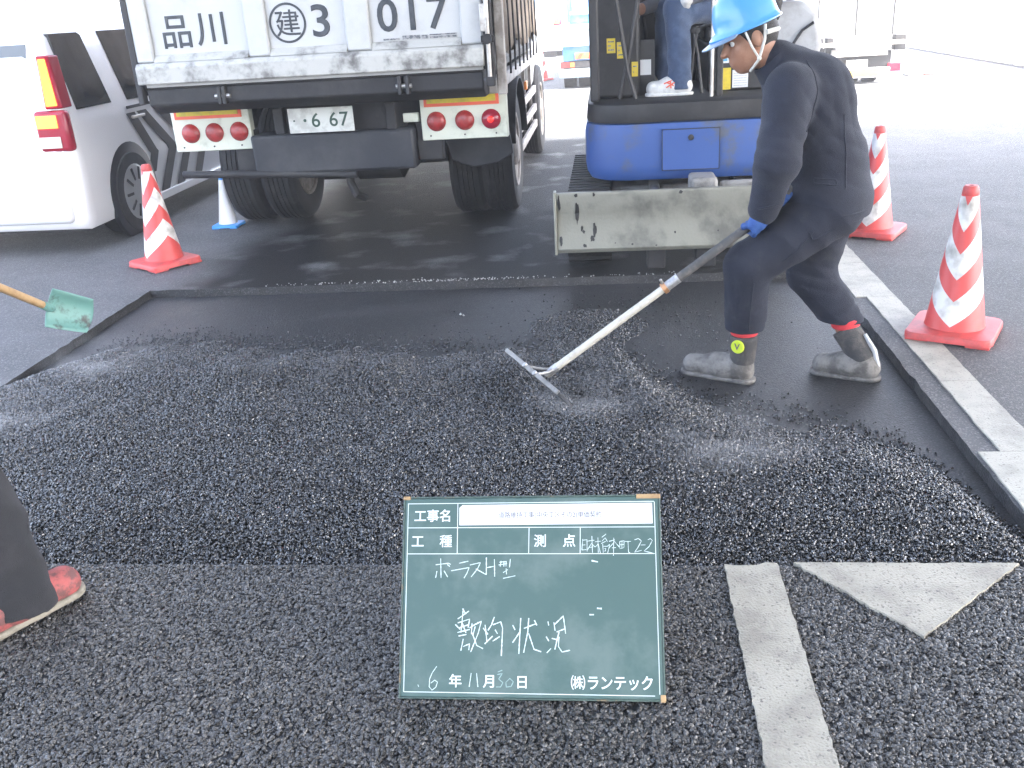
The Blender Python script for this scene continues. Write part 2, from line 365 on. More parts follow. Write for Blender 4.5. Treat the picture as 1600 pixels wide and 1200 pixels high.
def sdf_mesh(name, prims, m, parent, h=.012, k=.03, clips=(), folds=0, subtract=(), smooth_it=3, wr=()):
    los, his = zip(*[bounds(p) for p in prims])
    lo = np.min(los, 0)-3*h-.01; hi = np.max(his, 0)+3*h+.01
    ns = np.ceil((hi-lo)/h).astype(int)+1
    ax = [lo[i]+h*np.arange(ns[i]) for i in range(3)]
    P = np.stack(np.meshgrid(*ax, indexing='ij'), -1).astype('f')
    F = field(prims, P, k, lo, h)
    if folds:
        x, y, z = P[..., 0], P[..., 1], P[..., 2]
        a = np.abs(np.sin(13*z+9*x+6*y+2.6*np.sin(5*x+4*z)+1.5*np.sin(7*y)))**.7; b = np.abs(np.sin(17*x-9*z+2.5*np.sin(8*z+7*y)))**.7; c = np.sin(11*z-17*y+9*x+1.3*np.sin(13*x+9*y)); d = np.sin(47*z-31*x+3*np.sin(11*x+17*y)+9*y)*np.clip(np.sin(7*z+5*x+1), 0, 1)*1.8
        F = F + folds*(a*1.0+b*.7+c*.5+d*.16-.9)
    for pt, dr, rad_, amp, lam in wr:
        q = P-np.array(pt, 'f'); dr = nrm(dr); g_ = np.exp(-(q**2).sum(-1)/rad_**2); sd_ = np.cross(dr, (.3, .5, .81))
        ph = q@dr.astype('f')*(2*math.pi/lam)+1.6*np.sin(q@sd_.astype('f')*14+pt[0]*9)
        F = F-amp*.55*g_*(np.abs(np.cos(ph/2))**.6-.55)*(.6+.6*np.sin(q@sd_.astype('f')*9+pt[2]*7))
    for pt, nn in clips:
        nn = np.array(nn, 'f'); nn = nn/np.linalg.norm(nn); F = np.maximum(F, (P-np.array(pt, 'f'))@nn)
    for p in subtract: F = np.maximum(F, -prim_d(p, P))
    I = F < 0
    s = I[:-1,:-1,:-1].astype(np.int8)*0
    offs = [(i,j,l) for i in (0,1) for j in (0,1) for l in (0,1)]
    nx, ny, nz = F.shape
    sl_ = lambda A, o: A[o[0]:nx-1+o[0], o[1]:ny-1+o[1], o[2]:nz-1+o[2]]
    for o in offs: s = s+sl_(I, o)
    act = np.argwhere((s > 0) & (s < 8)); ids = -np.ones((nx-1,ny-1,nz-1), int); ids[tuple(act.T)] = np.arange(len(act))
    acc = np.zeros((len(act), 3)); cnt = np.zeros(len(act))
    for o in offs:
        for axn in range(3):
            if o[axn]: continue
            o2 = list(o); o2[axn] = 1
            f0 = F[tuple((act+np.array(o)).T)]; f1 = F[tuple((act+np.array(o2)).T)]; mk = (f0 < 0) != (f1 < 0)
            t = np.where(mk, f0/np.where(mk, f0-f1, 1), 0); q = np.tile(np.array(o, float), (len(act), 1)); q[:, axn] += t
            acc += q*mk[:, None]; cnt += mk
    V = lo+h*(act+acc/cnt[:, None])
    faces = []
    for axn in range(3):
        d = np.zeros(3, int); d[axn] = 1
        A = I[:nx-d[0], :ny-d[1], :nz-d[2]]; B = I[d[0]:, d[1]:, d[2]:]
        e = np.argwhere(A != B); u, v = [(1,2),(2,0),(0,1)][axn]
        e = e[(e[:, u] > 0) & (e[:, v] > 0) & (e[:, u] < F.shape[u]-1) & (e[:, v] < F.shape[v]-1)]
        du = np.zeros(3, int); du[u] = 1; dv = np.zeros(3, int); dv[v] = 1
        g = lambda q: ids[tuple(q.T)]
        Q = np.stack([g(e-du-dv), g(e-dv), g(e), g(e-du)], 1); flip = ~A[tuple(e.T)]
        Q[flip] = Q[flip][:, ::-1]; faces.append(Q)
    Q = np.concatenate(faces); Q = Q[(Q >= 0).all(1)]
    me = bpy.data.meshes.new(name); me.from_pydata(V.tolist(), [], Q.tolist())
    o = link(name, me, m, parent, smooth=False)
    me.polygons.foreach_set('use_smooth', [True]*len(me.polygons))
    sm = o.modifiers.new('smooth', 'SMOOTH'); sm.factor = .5; sm.iterations = smooth_it
    return o
V3 = lambda *a: np.array(a, float)
def nrm(v): v = np.array(v, float); return v/np.linalg.norm(v)

# ================================================================== THE SETTING
TX0, TX1, TY0, TY1, TD = -2.95, 1.26, 2.40, 5.55, .05
def edge(n, a, b, amp, seed, axis):
    """slightly ragged saw-cut edge from a to b"""
    q = np.random.default_rng(seed); out = []
    for i in range(n+1):
        t = i/n; p = [a[0]+(b[0]-a[0])*t, a[1]+(b[1]-a[1])*t]
        if 0 < i < n: p[axis] += q.normal()*amp
        out.append(tuple(p))
    return out
e_near = edge(60, (TX0, TY0), (TX1, TY0), 0.0018000000000000002, 1, 1); e_right = edge(60, (TX1, TY0), (TX1, TY1), 0.0027, 2, 0)
e_far = edge(70, (TX1, TY1), (TX0, TY1), 0.0036000000000000003, 3, 1); e_left = edge(50, (TX0, TY1), (TX0, TY0), 0.00315, 4, 0)
rim = e_near[:-1]+e_right[:-1]+e_far[:-1]+e_left[:-1]
S = 400
gm = MB()
def apron(pts, outer):
    n = len(pts); gm.add([(x, y, 0) for x, y in pts]+[(x, y, 0) for x, y in outer], [tuple(range(n))+tuple(n+len(outer)-1-i for i in range(len(outer)))])
apron(e_near, [(-S, -S), (S, -S)]); apron(e_right, [(S, -S), (S, S)]); apron(e_far, [(S, S), (-S, S)]); apron(e_left, [(-S, S), (-S, -S)])
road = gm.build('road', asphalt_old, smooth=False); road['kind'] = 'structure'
tm = MB(); n = len(rim)
tm.add([(x, y, 0) for x, y in rim]+[(x, y, -TD) for x, y in rim], [(i, (i+1) % n, (i+1) % n+n, i+n) for i in range(n)]+[tuple(range(n, 2*n))])
tb = tm.build('trench_bed', trench_mat, smooth=False); tb['kind'] = 'structure'

# ---- loose hot asphalt spread in the cut: a heaped surface under thousands of coated stones
far_line = [(-3.2,3.85),(-3.0,4.0),(-2.85,4.45),(-2.69,4.68),(-2.33,4.72),(-1.9,4.62),(-1.31,4.47),(-.85,4.5),(-.5,4.42),(-.3,4.62),(-.12,4.7),(.0,4.5),(.1,4.22),(.25,3.9),(.62,3.62),(.92,3.46),(1.08,3.28),(1.2,2.95),(1.3,2.7)]
fx, fy = np.array(far_line).T
def far_y(x): return np.interp(x, fx, fy)
def wob(x, y): return .5*np.sin(3.1*x+1.7*y+.6)+.35*np.sin(5.3*y-2.9*x+2)+.3*np.sin(9.1*x+4.4*y)+.22*np.sin(13*y+6*x+1)+.15*np.sin(21*x-17*y)
def fill_z(x, y):
    edge_d = far_y(x)+.06*np.sin(8*x)+.035*np.sin(23*x+1)-y
    t = np.clip(edge_d/.66, 0, 1); t = t*t*(3-2*t)
    near = np.clip((y-TY0)/.22, 0, 1)
    z = -TD-.008+t*(TD-.001+.016*near)+t*near*.012*wob(x, y)+t*near*.011*(np.abs(np.sin(9*x+4*y+1.5*np.sin(6*y-3*x)))-.5)*np.clip((y-2.9)/.8, 0, 1)
    z += .008*np.exp(-(((x+.45)/.35)**2+((y-4.12)/.14)**2))*t + .022*np.exp(-(((x+1.5)/.8)**2+((y-4.0)/.2)**2))
    z += .02*np.exp(-((edge_d-.42)/.26)**2)*(.6+.5*np.sin(4.1*x+1)+.35*np.sin(9.7*x))*np.clip((.6-x)/.5, 0, 1)
    z += .028*np.exp(-(((x+.15)/.22)**2+((y-4.75)/.22)**2))
    z -= .04*np.exp(-(((x+.28)/.24)**2+((y-3.76)/.30)**2))
    return z
NX, NY = 170, 120
xs = np.linspace(TX0-.02, TX1-.005, NX); ys = np.linspace(TY0-.004, 5.15, NY)
X, Y = np.meshgrid(xs, ys, indexing='ij'); Z = fill_z(X, Y)
idx = np.arange(NX*NY).reshape(NX, NY)
q = np.stack([idx[:-1,:-1], idx[1:,:-1], idx[1:,1:], idx[:-1,1:]], -1).reshape(-1, 4)
zc = Z[:-1,:-1].ravel(); q = q[zc > -TD-.004]
me = bpy.data.meshes.new('hot_asphalt'); me.from_pydata(np.stack([X, Y, Z], -1).reshape(-1, 3).tolist(), [], q.tolist())
hot = link('loose_asphalt', me, binder, smooth=True, angle=180)
tag(hot, 'loose steaming black asphalt mix spread across the shallow road cut', 'asphalt', kind='stuff')

def stones_gn(o, m, density, size, smin, smax, zscale, sink, seed, keep=True, maskz=None, full_rot=True):
    g = bpy.data.node_groups.new('stones', 'GeometryNodeTree')
    g.interface.new_socket('Geometry', in_out='INPUT', socket_type='NodeSocketGeometry'); g.interface.new_socket('Geometry', in_out='OUTPUT', socket_type='NodeSocketGeometry')
    N = g.nodes.new; L = g.links.new
    gi = N('NodeGroupInput'); go = N('NodeGroupOutput')
    dp = N('GeometryNodeDistributePointsOnFaces'); dp.distribute_method = 'RANDOM'; dp.inputs['Density'].default_value = density; dp.inputs['Seed'].default_value = seed
    L(gi.outputs[0], dp.inputs['Mesh'])
    inst = N('GeometryNodeInstanceOnPoints'); L(dp.outputs['Points'], inst.inputs['Points'])
    jn = N('GeometryNodeJoinGeometry')
    for k in range(3):
        ic = N('GeometryNodeMeshIcoSphere'); ic.inputs['Radius'].default_value = size; ic.inputs['Subdivisions'].default_value = 2
        sp = N('GeometryNodeSetPosition'); nz = N('ShaderNodeTexNoise'); nz.noise_dimensions = '4D'; nz.inputs['Scale'].default_value = .55/size; nz.inputs['W'].default_value = 3.7*k+seed; nz.inputs['Detail'].default_value = 1
        v1 = N('ShaderNodeVectorMath'); v1.operation = 'SUBTRACT'; v1.inputs[1].default_value = (.5, .5, .5); L(nz.outputs['Color'], v1.inputs[0])
        v2 = N('ShaderNodeVectorMath'); v2.operation = 'SCALE'; v2.inputs['Scale'].default_value = size*1.5; L(v1.outputs[0], v2.inputs[0])
        L(ic.outputs[0], sp.inputs[0]); L(v2.outputs[0], sp.inputs['Offset'])
        ss = N('GeometryNodeSetShadeSmooth'); ss.inputs['Shade Smooth'].default_value = False; L(sp.outputs[0], ss.inputs[0])
        gti = N('GeometryNodeGeometryToInstance'); L(ss.outputs[0], gti.inputs[0]); L(gti.outputs[0], jn.inputs[0])
    L(jn.outputs[0], inst.inputs['Instance']); inst.inputs['Pick Instance'].default_value = True
    rot = N('FunctionNodeRandomValue'); rot.data_type = 'FLOAT_VECTOR'; t = 6.283
    rot.inputs[0].default_value = (0, 0, 0) if full_rot else (-.3, -.3, 0); rot.inputs[1].default_value = (t, t, t) if full_rot else (.3, .3, t); rot.inputs['Seed'].default_value = seed+1
    L(rot.outputs[0], inst.inputs['Rotation'])
    scl = N('FunctionNodeRandomValue'); scl.data_type = 'FLOAT_VECTOR'
    scl.inputs[0].default_value = (smin, smin, smin*.9*zscale); scl.inputs[1].default_value = (smax, smax, smax*.9*zscale); scl.inputs['Seed'].default_value = seed+2
    L(scl.outputs[0], inst.inputs['Scale'])
    tr = N('GeometryNodeTranslateInstances'); tr.inputs['Local Space'].default_value = False
    rz = N('FunctionNodeRandomValue'); rz.data_type = 'FLOAT_VECTOR'; rz.inputs[0].default_value = (0, 0, sink[0]); rz.inputs[1].default_value = (0, 0, sink[1]); rz.inputs['Seed'].default_value = seed+3
    L(rz.outputs[0], tr.inputs['Translation']); L(inst.outputs[0], tr.inputs[0])
    sm = N('GeometryNodeSetMaterial'); sm.inputs['Material'].default_value = m; L(tr.outputs[0], sm.inputs[0])
    j2 = N('GeometryNodeJoinGeometry'); L(sm.outputs[0], j2.inputs[0])
    if keep: L(gi.outputs[0], j2.inputs[0])
    L(j2.outputs[0], go.inputs[0])
    md = o.modifiers.new('stones', 'NODES'); md.node_group = g
stones_gn(hot, stone_hot, 20000, .0056, .5, 1.5, 1, (-.004, .006), 3)

# stray coated stones on the bare bed
sb = MB()
for k in range(40):
    pass
strays = MB(); q_ = np.random.default_rng(11)
def rock(mb, c, r, q):
    p = []
    base = [(1,0,0),(-1,0,0),(0,1,0),(0,-1,0),(0,0,1),(0,0,-1),(.7,.7,.3),(-.7,.5,.4),(.4,-.8,.4),(-.5,-.6,.5)]
    bm = bmesh.new()
    for b in base: bm.verts.new(Vector(c)+Vector(b)*r*float(q.uniform(.7, 1.15)))
    bmesh.ops.convex_hull(bm, input=bm.verts); bm.verts.index_update()
    bm.verts.ensure_lookup_table(); ok = [v for v in bm.verts if v.link_faces]; ix = {v: i for i, v in enumerate(ok)}
    mb.add([v.co for v in ok], [tuple(ix[v] for v in f.verts) for f in bm.faces]); bm.free()
for k in range(2600):
    x = q_.uniform(-2.8, 1.2); y = far_y(x)-.08+abs(q_.normal())*.13
    if y < TY1-.02: rock(strays, (x, y, -TD+.003), q_.uniform(.003, .0065), q_)
for k in range(420):
    x = q_.normal(.05, .3); y = q_.normal(4.85, .25)
    if y < TY1-.03: rock(strays, (x, y, -TD+.003), q_.uniform(.003, .006), q_)
tag(strays.build('stray_asphalt_stones', stone_hot, smooth=False), 'loose black stones strewn over the bare bed of the cut', 'gravel', kind='stuff')
crumbs = MB()
for k in range(240):
    x = q_.choice([q_.normal(-.95, .13), q_.normal(-1.2, .5), q_.uniform(-2.2, .4)]); y = TY1+abs(q_.normal())*.03
    rock(crumbs, (x, y, .003), q_.uniform(.002, .006), q_)
rock(crumbs, (-.86, 5.02, -TD+.004), .011, q_); rock(crumbs, (-.84, 5.0, -TD+.004), .008, q_)
tag(crumbs.build('pale_crumbs', conc_pale, smooth=False), 'pale crumbs of broken paving along the far cut edge', 'crumbs', kind='stuff')

# ---- exposed stones of the old porous paving in the foreground (one mass)
fg = MB(); fg.add([(x, y, .0015) for x, y in [(-2.7, 1.0), (2.9, 1.0), (2.9, 2.39), (-2.7, 2.39)]], [(0, 1, 2, 3)])
fo = fg.build('old_paving_stones', binder, smooth=False); tag(fo, 'worn grey stones of the old porous paving in front of the cut', 'paving', kind='stuff')
stones_gn(fo, stone_old, 22000, .0054, .6, 1.4, .8, (-.0005, .0035), 21, keep=True, full_rot=False)

# ---- painted marks
def painted(name, poly, z, m, label, seed, amp=.0016, step=.02, thick=.012):
    q = np.random.default_rng(seed); pts = []
    for i in range(len(poly)):
        a = np.array(poly[i]); b = np.array(poly[(i+1) % len(poly)]); n = max(1, int(np.linalg.norm(b-a)/step))
        for k in range(n): pts.append(tuple(a+(b-a)*k/n+(q.normal(size=2)*amp if k else 0)))
    mb = MB().prism([(x, y) for x, y in pts], 'Z', z-thick, z)
    o = mb.build(name, m, smooth=False); o['kind'] = 'structure'; o['label'] = label; return o
painted('lane_line', [(.31, 1.0), (.468, 1.0), (.462, 2.395), (.43, 2.40), (.405, 2.385), (.36, 2.383), (.31, 2.39)], .0135, paint_line, 'worn cream lane line running towards the camera', 5)
painted('arrow_mark', [(.51, 2.40), (.775, 2.06), (1.135, 2.398)], .0135, paint_line, 'worn cream triangle painted beside the lane line', 6)
el = bpy.data.objects.new('edge_line', None); col.objects.link(el); el['kind'] = 'structure'; el['label'] = 'pale edge line along the right side of the cut'
for i, (x0, x1, y0, y1) in enumerate([(1.275, 1.5, 1.0, 2.05), (1.275, 1.5, 2.053, 2.40), (1.275, 1.5, 2.403, 3.12), (1.352, 1.5, 3.122, 3.78), (1.352, 1.5, 3.783, 4.98), (1.295, 1.5, 4.982, 5.66), (1.33, 1.5, 5.663, 8.2), (1.34, 1.5, 8.203, 14), (1.34, 1.5, 14.01, 40)]):
    q = np.random.default_rng(40+i); n = max(4, int((y1-y0)/.05)) if y1 < 9 else 4
    p = [(x0+(q.normal()*.002 if 0 < k < n else 0), y0+(y1-y0)*k/n) for k in range(n+1)]; p2 = [(x1+(q.normal()*.002 if 0 < k < n else 0), y1-(y1-y0)*k/n) for k in range(n+1)]
    MB().prism(p+p2, 'Z', -.004, .014 if y0 < 2.1 else .006).build('line_segment', paint_kerb, el, smooth=False)

# ---- elevated road overhead, whose shade the work lies in
deck = MB(); deck.box(-3.0, 10.3, -45, 9.3, 5.8, 6.8); deck.box(-3.2, -3.0, -45, 9.3, 6.1, 7.8); deck.box(10.3, 10.5, -45, 9.3, 6.1, 7.8)
for x in (-1.5, 1.4, 4.3, 7.2, 9.6): deck.box(x-.25, x+.25, -45, 9.3, 4.9, 5.795)
struct('elevated_road_deck', deck, concrete, smooth=False)

# ---- low stone kerb of the far island and background buildings
kb = thing('island_kerb', 'low pale stone kerb of the far traffic island on the right', 'kerb', (7.6, 20, 0))
for i in range(14):
    y = 12+i*.95
    MB().box(7.25, 7.55, y, y+.93, 0, .22+.02*(i % 3)).build('kerb_stone', conc_pale, kb, bevel=.02)
def building(name, label, x0, x1, y0, y1, h, m, cols, rows, fw, fh, base=1.0, gap=1.0, side=None):
    b = thing(name, label, 'building', ((x0+x1)/2, y0, 0))
    MB().box(x0, x1, y0, y1, 0, h).build('wall', m, b, smooth=False)
    cw = (x1-x0)/cols; rh = (h-base)/rows
    for r in range(rows):
        for c in range(cols):
            cx = x0+cw*(c+.5); cz = base+rh*(r+.5)
            wn = MB().box(cx-fw/2, cx+fw/2, y0-.05, y0-.005, cz-fh/2, cz+fh/2).build('window', hood_grey, b, smooth=False)
            MB().box(cx-fw/2+.08, cx+fw/2-.08, y0-.06, y0-.052, cz-fh/2+.08, cz+fh/2-.08).build('pane', glass_pale, wn, smooth=False)
    MB().box(x0-.1, x1+.1, y0-.15, y1+.1, h, h+.35).build('parapet', conc_pale, b, smooth=False)
    return b
b1 = building('tiled_building', 'pale tiled building behind the white van', -26, -9.5, 26, 36, 14, facade_w, 6, 3, 1.7, 1.5, 3.6)
MB().box(-15.55, -15.2, 25.6, 25.75, 2.15, 5.5).build('sign_board', sign_red, b1)
building('office_block', 'grey office block far down the road', -9, 6, 95, 108, 13, facade_g, 9, 3, 1.2, 1.6, 1.5)
building('white_block', 'white block across the road far right', 16, 46, 75, 90, 13, facade_w, 12, 3, 1.6, 1.8, 1.5)
building('shop_house', 'white shop building far left down the road', -24, -9.5, 48, 60, 12, facade_w, 6, 3, 1.5, 1.4, 3.0)
def tree(x, y, h, label, seed):
    t = thing('street_tree', label, 'tree', (x, y, 0)); q = np.random.default_rng(seed)
    mb = MB().tube([(x, y, 0), (x+.05, y, h*.3), (x-.05, y+.1, h*.6), (x, y, h*.85)], [.16, .12, .08, .03], 8)
    for k in range(7):
        a = q.uniform(0, 6.28); z0 = h*q.uniform(.22, .6); mb.tube([(x, y, z0), (x+math.cos(a)*h*.13, y+math.sin(a)*h*.13, z0+h*.1), (x+math.cos(a)*h*.24, y+math.sin(a)*h*.24, z0+h*.18)], [.06, .04, .015], 6)
    mb.build('trunk', bark, t)
    v = []; f = []
    cl = [np.array([x, y, h*.58])+q.normal(size=3)*[h*.16, h*.16, h*.16] for _ in range(26)]
    for c in cl:
        for k in range(150):
            p = c+q.normal(size=3)*h*.055; a = q.normal(size=3); a /= np.linalg.norm(a); b = np.cross(a, q.normal(size=3)); b /= np.linalg.norm(b); s = .09
            i = len(v); v += [tuple(p+a*s), tuple(p+b*s*.6), tuple(p-a*s), tuple(p-b*s*.6)]; f.append((i, i+1, i+2, i+3))
    MB().add(v, f).build('crown', leaf, t, smooth=False)
tree(-3.6, 44, 6.5, 'green street tree far behind the dump truck', 5)

# ================================================================== DUMP TRUCK
def wheel(root, cx, cy, r, x0, x1, rim_m, outer=+1, grooves=True, name='wheel'):
    """tyre between x0..x1 (axis X) with rim; outer = +1 if the dished face looks to +X"""
    wd = x1-x0; m = (x0+x1)/2
    prof = [(r*.60, x0+.02), (r*.80, x0), (r*.95, x0+.012), (r, x0+.045)]
    if grooves:
        k = 4
        for i in range(1, k+1):
            g = x0+.045+(wd-.09)*i/(k+1); prof += [(r, g-.008), (r-.012, g-.006), (r-.012, g+.006), (r, g+.008)]
    prof += [(r, x1-.045), (r*.95, x1-.012), (r*.80, x1), (r*.60, x1-.02)]
    t = MB().lathe(prof, (0, cy, r), 'X', 40, closed=True)
    ty = t.build(name, rubber, root, angle=35)
    xo = x1 if outer > 0 else x0; s = outer
    rp = [(r*.62, xo-s*.03), (r*.60, xo-s*.01), (r*.55, xo-s*.015), (r*.50, xo-s*.09), (r*.30, xo-s*.10), (r*.26, xo-s*.02), (r*.2, xo), (.01, xo)]
    rm = MB().lathe(rp, (0, cy, r), 'X', 28).build('rim', rim_m, ty, angle=35)
    nb = MB()
    for k in range(8):
        a = k*math.pi/4; c = Vector((xo-s*.1, cy+math.cos(a)*r*.4, r+math.sin(a)*r*.4)); nb.cyl(c, c+Vector((s*.03, 0, 0)), .016, n=6)
    nb.build('wheel_nuts', steel, ty)
    return ty
tk = thing('dump_truck', 'white dump truck with grimy tailgate and brown tarpaulin, parked behind the cut', 'truck', (-1.87, 7.7, 0))
TX = -1.87; tl, tr_ = -2.985, -.755; ty0 = 6.05
# tailgate: backing sheet, proud frame bars and chamfered recess bottoms
tg = MB().box(tl+.02, tr_-.02, ty0+.03, ty0+.06, 1.2, 2.15).build('tailgate', truck_white, tk)
for x0, x1 in ((-2.985, -2.868), (-2.245, -2.105), (-1.61, -1.455), (-.893, -.755)):
    MB().box(x0, x1, ty0+.002, ty0+.029, 1.352, 2.15).build('tailgate_rib', truck_white, tg, bevel=.012)
MB().prism([(ty0-.045, 1.222), (ty0-.045, 1.325), (ty0-.022, 1.35), (ty0+.029, 1.35), (ty0+.029, 1.222)], 'X', tl, tr_).build('bottom_rail', truck_rail, tg, bevel=.008)
MB().box(tl, tr_, ty0-.03, ty0+.029, 2.152, 2.24).build('top_rail', truck_rail, tg, bevel=.01)
for x0, x1 in ((-2.866, -2.247), (-2.103, -1.612), (-1.453, -.895)):
    MB().add([(x0, ty0-.016, 1.352), (x1, ty0-.016, 1.352), (x1, ty0+.028, 1.395), (x0, ty0+.028, 1.395), (x0, ty0+.028, 1.352), (x1, ty0+.028, 1.352)], [(0,1,2,3), (0,3,4), (1,5,2), (0,4,5,1), (4,3,2,5)]).build('recess_chamfer', truck_rail, tg)
yT = ty0+.0275
text('品', .215, REARF(-2.70, yT, 1.525), ink_dark, 'lettering', tg, bold=.012)
text('川', .215, REARF(-2.475, yT, 1.53), ink_dark, 'lettering', tg, bold=.012)
text('建', .165, REARF(-1.975, yT, 1.538), ink_dark, 'lettering', tg, bold=.008)
ring = MB()
for k in range(48):
    a, b = 2*math.pi*k/48, 2*math.pi*(k+1)/48
    ring.add([(-1.975+math.cos(t_)*r_, yT-.001, 1.538+math.sin(t_)*r_) for t_, r_ in ((a, .104), (b, .104), (b, .118), (a, .118))], [(0, 1, 2, 3)])
ring.build('ring_mark', ink_dark, tg, smooth=False)
text('3', .262, REARF(-1.765, yT, 1.54), ink_dark, 'lettering', tg, bold=.016, sx=1.1)
text('017', .262, REARF(-1.185, yT, 1.545), ink_dark, 'lettering', tg, bold=.016, sx=1.05, spacing=1.12)
for x0, x1, z0, z1 in ((-1.38, -1.28, 1.402, 1.412), (-1.26, -1.15, 1.402, 1.424), (-1.14, -1.1, 1.40, 1.422), (-1.09, -.92, 1.40, 1.412), (-1.09, -.92, 1.416, 1.424)):
    MB().box(x0, x1, ty0+.0225, ty0+.0265, z0, z1).build('small_print', ink_grey, tg, smooth=False)
# bed: floor, sides, rails, posts
MB().box(tl+.03, tr_-.03, ty0+.06, 10.2, 1.14, 1.2).build('bed_floor', under_metal, tk)
for x0, x1 in ((tl+.01, tl+.05), (tr_-.05, tr_-.01)):
    MB().box(x0, x1, ty0+.08, 10.2, 1.2, 2.1).build('bed_side', black_metal, tk)
MB().box(tr_-.03, tr_+.035, ty0+.3, 10.25, 1.03, 1.12).build('side_rail', silver_rail, tk, bevel=.01)
MB().box(tl-.035, tl+.03, ty0+.3, 10.25, 1.03, 1.12).build('side_rail', silver_rail, tk, bevel=.01)
MB().box(tl+.05, tr_-.05, 10.15, 10.2, 1.2, 2.3).build('bed_front', black_metal, tk)
# post beside the tailgate: latch column
MB().box(tr_+.0, tr_+.055, ty0-.01, ty0+.06, 1.1, 2.1).build('corner_post', black_metal, tk, bevel=.006)
MB().cyl((tr_+.03, ty0-.035, 1.16), (tr_+.03, ty0-.035, 1.62), .014, n=10).build('latch_rod', steel, tk)
lb = MB(); lb.box(tr_-.01, tr_+.07, ty0-.06, ty0-.012, 1.36, 1.40); lb.cyl((tr_+.03, ty0-.09, 1.38), (tr_+.03, ty0+.0, 1.38), .03, n=12); lb.build('latch', under_metal, tk, bevel=.004)
MB().box(tr_-.012, tr_+.035, ty0-.045, ty0-.03, 1.42, 1.58).build('latch_plate', steel, tk, bevel=.004)
MB().box(tr_+.055, tr_+.115, ty0+.1, ty0+.16, 1.04, 2.1).build('bed_post', silver_rail, tk, bevel=.008)
MB().box(tl-.04, tl, ty0+.0, ty0+.06, 1.1, 2.1).build('corner_post', black_metal, tk, bevel=.006)
# tarpaulin hung over the right side, with wavy lower edge
def drape(x, sgn):
    n = 60; top = []; bot = []; v = []; f = []
    for i in range(n+1):
        y = ty0+.55+(9.9-ty0-.55)*i/n
        zb = 1.27+.035*math.sin(i*.9)+.02*math.sin(i*2.3)
        for j in range(9):
            z = 2.15+(zb-2.15)*j/8; v.append((x+sgn*(.03+.02*math.sin(i*.7+j*.4)*j/8+.012*math.sin(i*1.9)), y, z))
    for i in range(n):
        for j in range(8): a = i*9+j; f.append((a, a+1, a+10, a+9))
    return MB().add(v, f)
o = drape(tr_, 1).build('tarpaulin', tarp, tk, angle=180); so_ = o.modifiers.new('solid', 'SOLIDIFY'); so_.thickness = .004
o = drape(tl, -1).build('tarpaulin', tarp, tk, angle=180); so_ = o.modifiers.new('solid', 'SOLIDIFY'); so_.thickness = .004
o = MB()
for k in range(9):
    y = ty0+.65+k*.38; o = MB().tube([(tr_+.05, y, 1.9), (tr_+.055, y+.02, 1.3), (tr_+.05, y+.05, 1.1)], .008, 6); o.build('tie_strap', black_metal, tk)
# rear beam and hinges under the tailgate
MB().prism([(ty0+.02, 1.19), (ty0+.02, 1.09), (ty0+.12, 1.03), (ty0+.3, 1.03), (ty0+.3, 1.138), (ty0+.062, 1.138), (ty0+.062, 1.19)], 'X', tl+.02, tr_-.02).build('rear_beam', under_metal, tk, bevel=.01)
for x in (-2.47, -2.44, -1.3, -1.25): MB().box(x-.012, x+.012, ty0-.03, ty0+.02, 1.08, 1.19).build('hinge_lug', black_metal, tk, bevel=.004)
for x in (-2.455, -1.275): MB().cyl((x-.05, ty0-.005, 1.13), (x+.05, ty0-.005, 1.13), .014, n=10).build('hinge_pin', steel, tk)
# chassis, axle, springs
for x in (TX-.42, TX+.36): MB().box(x, x+.07, 6.45, 11.6, .78, 1.0).build('chassis_beam', under_metal, tk, bevel=.008)
MB().box(TX-.35, TX+.36, 6.5, 6.58, .8, 1.0).build('cross_member', under_metal, tk)
ax = MB().tube([(TX-1.0, 7.7, .48), (TX-.25, 7.7, .48), (TX-.18, 7.7, .48), (TX+.18, 7.7, .48), (TX+.25, 7.7, .48), (TX+1.0, 7.7, .48)], [.07, .08, .19, .19, .08, .07], 16); ax.build('rear_axle', under_metal, tk)
MB().cyl((TX, 7.7, .55), (TX, 10.6, .72), .05).build('drive_shaft', under_metal, tk)
for x in (TX-.42, TX+.42):
    for k in range(3): MB().box(x-.04, x+.04, 7.0+.12*k, 8.4-.12*k, .64-.03*k, .665-.03*k).build('leaf_spring', under_metal, tk)
# bumper panel under the number plate
MB().prism([(6.42, .56), (6.40, .83), (6.6, .83), (6.6, .56)], 'X', -2.46, -1.32).build('bumper_panel', grey_panel, tk, bevel=.02)
MB().box(-2.62, -2.462, 6.52, 6.62, .52, .86).build('bumper_bracket', under_metal, tk, bevel=.01)
MB().box(-1.318, -1.14, 6.5, 6.6, .6, .86).build('bumper_bracket', under_metal, tk, bevel=.01)
MB().tube([(-2.99, 6.43, .585), (-2.46, 6.43, .57), (-1.75, 6.45, .535)], .026, 12).build('underrun_bar', under_metal, tk)
MB().box(-2.23, -1.65, 6.46, 6.49, .62, .545+.04).build('tow_bracket', under_metal, tk)
lg = MB().tube([(TX-.05, 6.9, .62), (TX-.03, 6.8, .42), (TX+.02, 6.75, .34), (TX+.05, 6.85, .3)], .03, 8); lg.build('tow_hook', under_metal, tk)
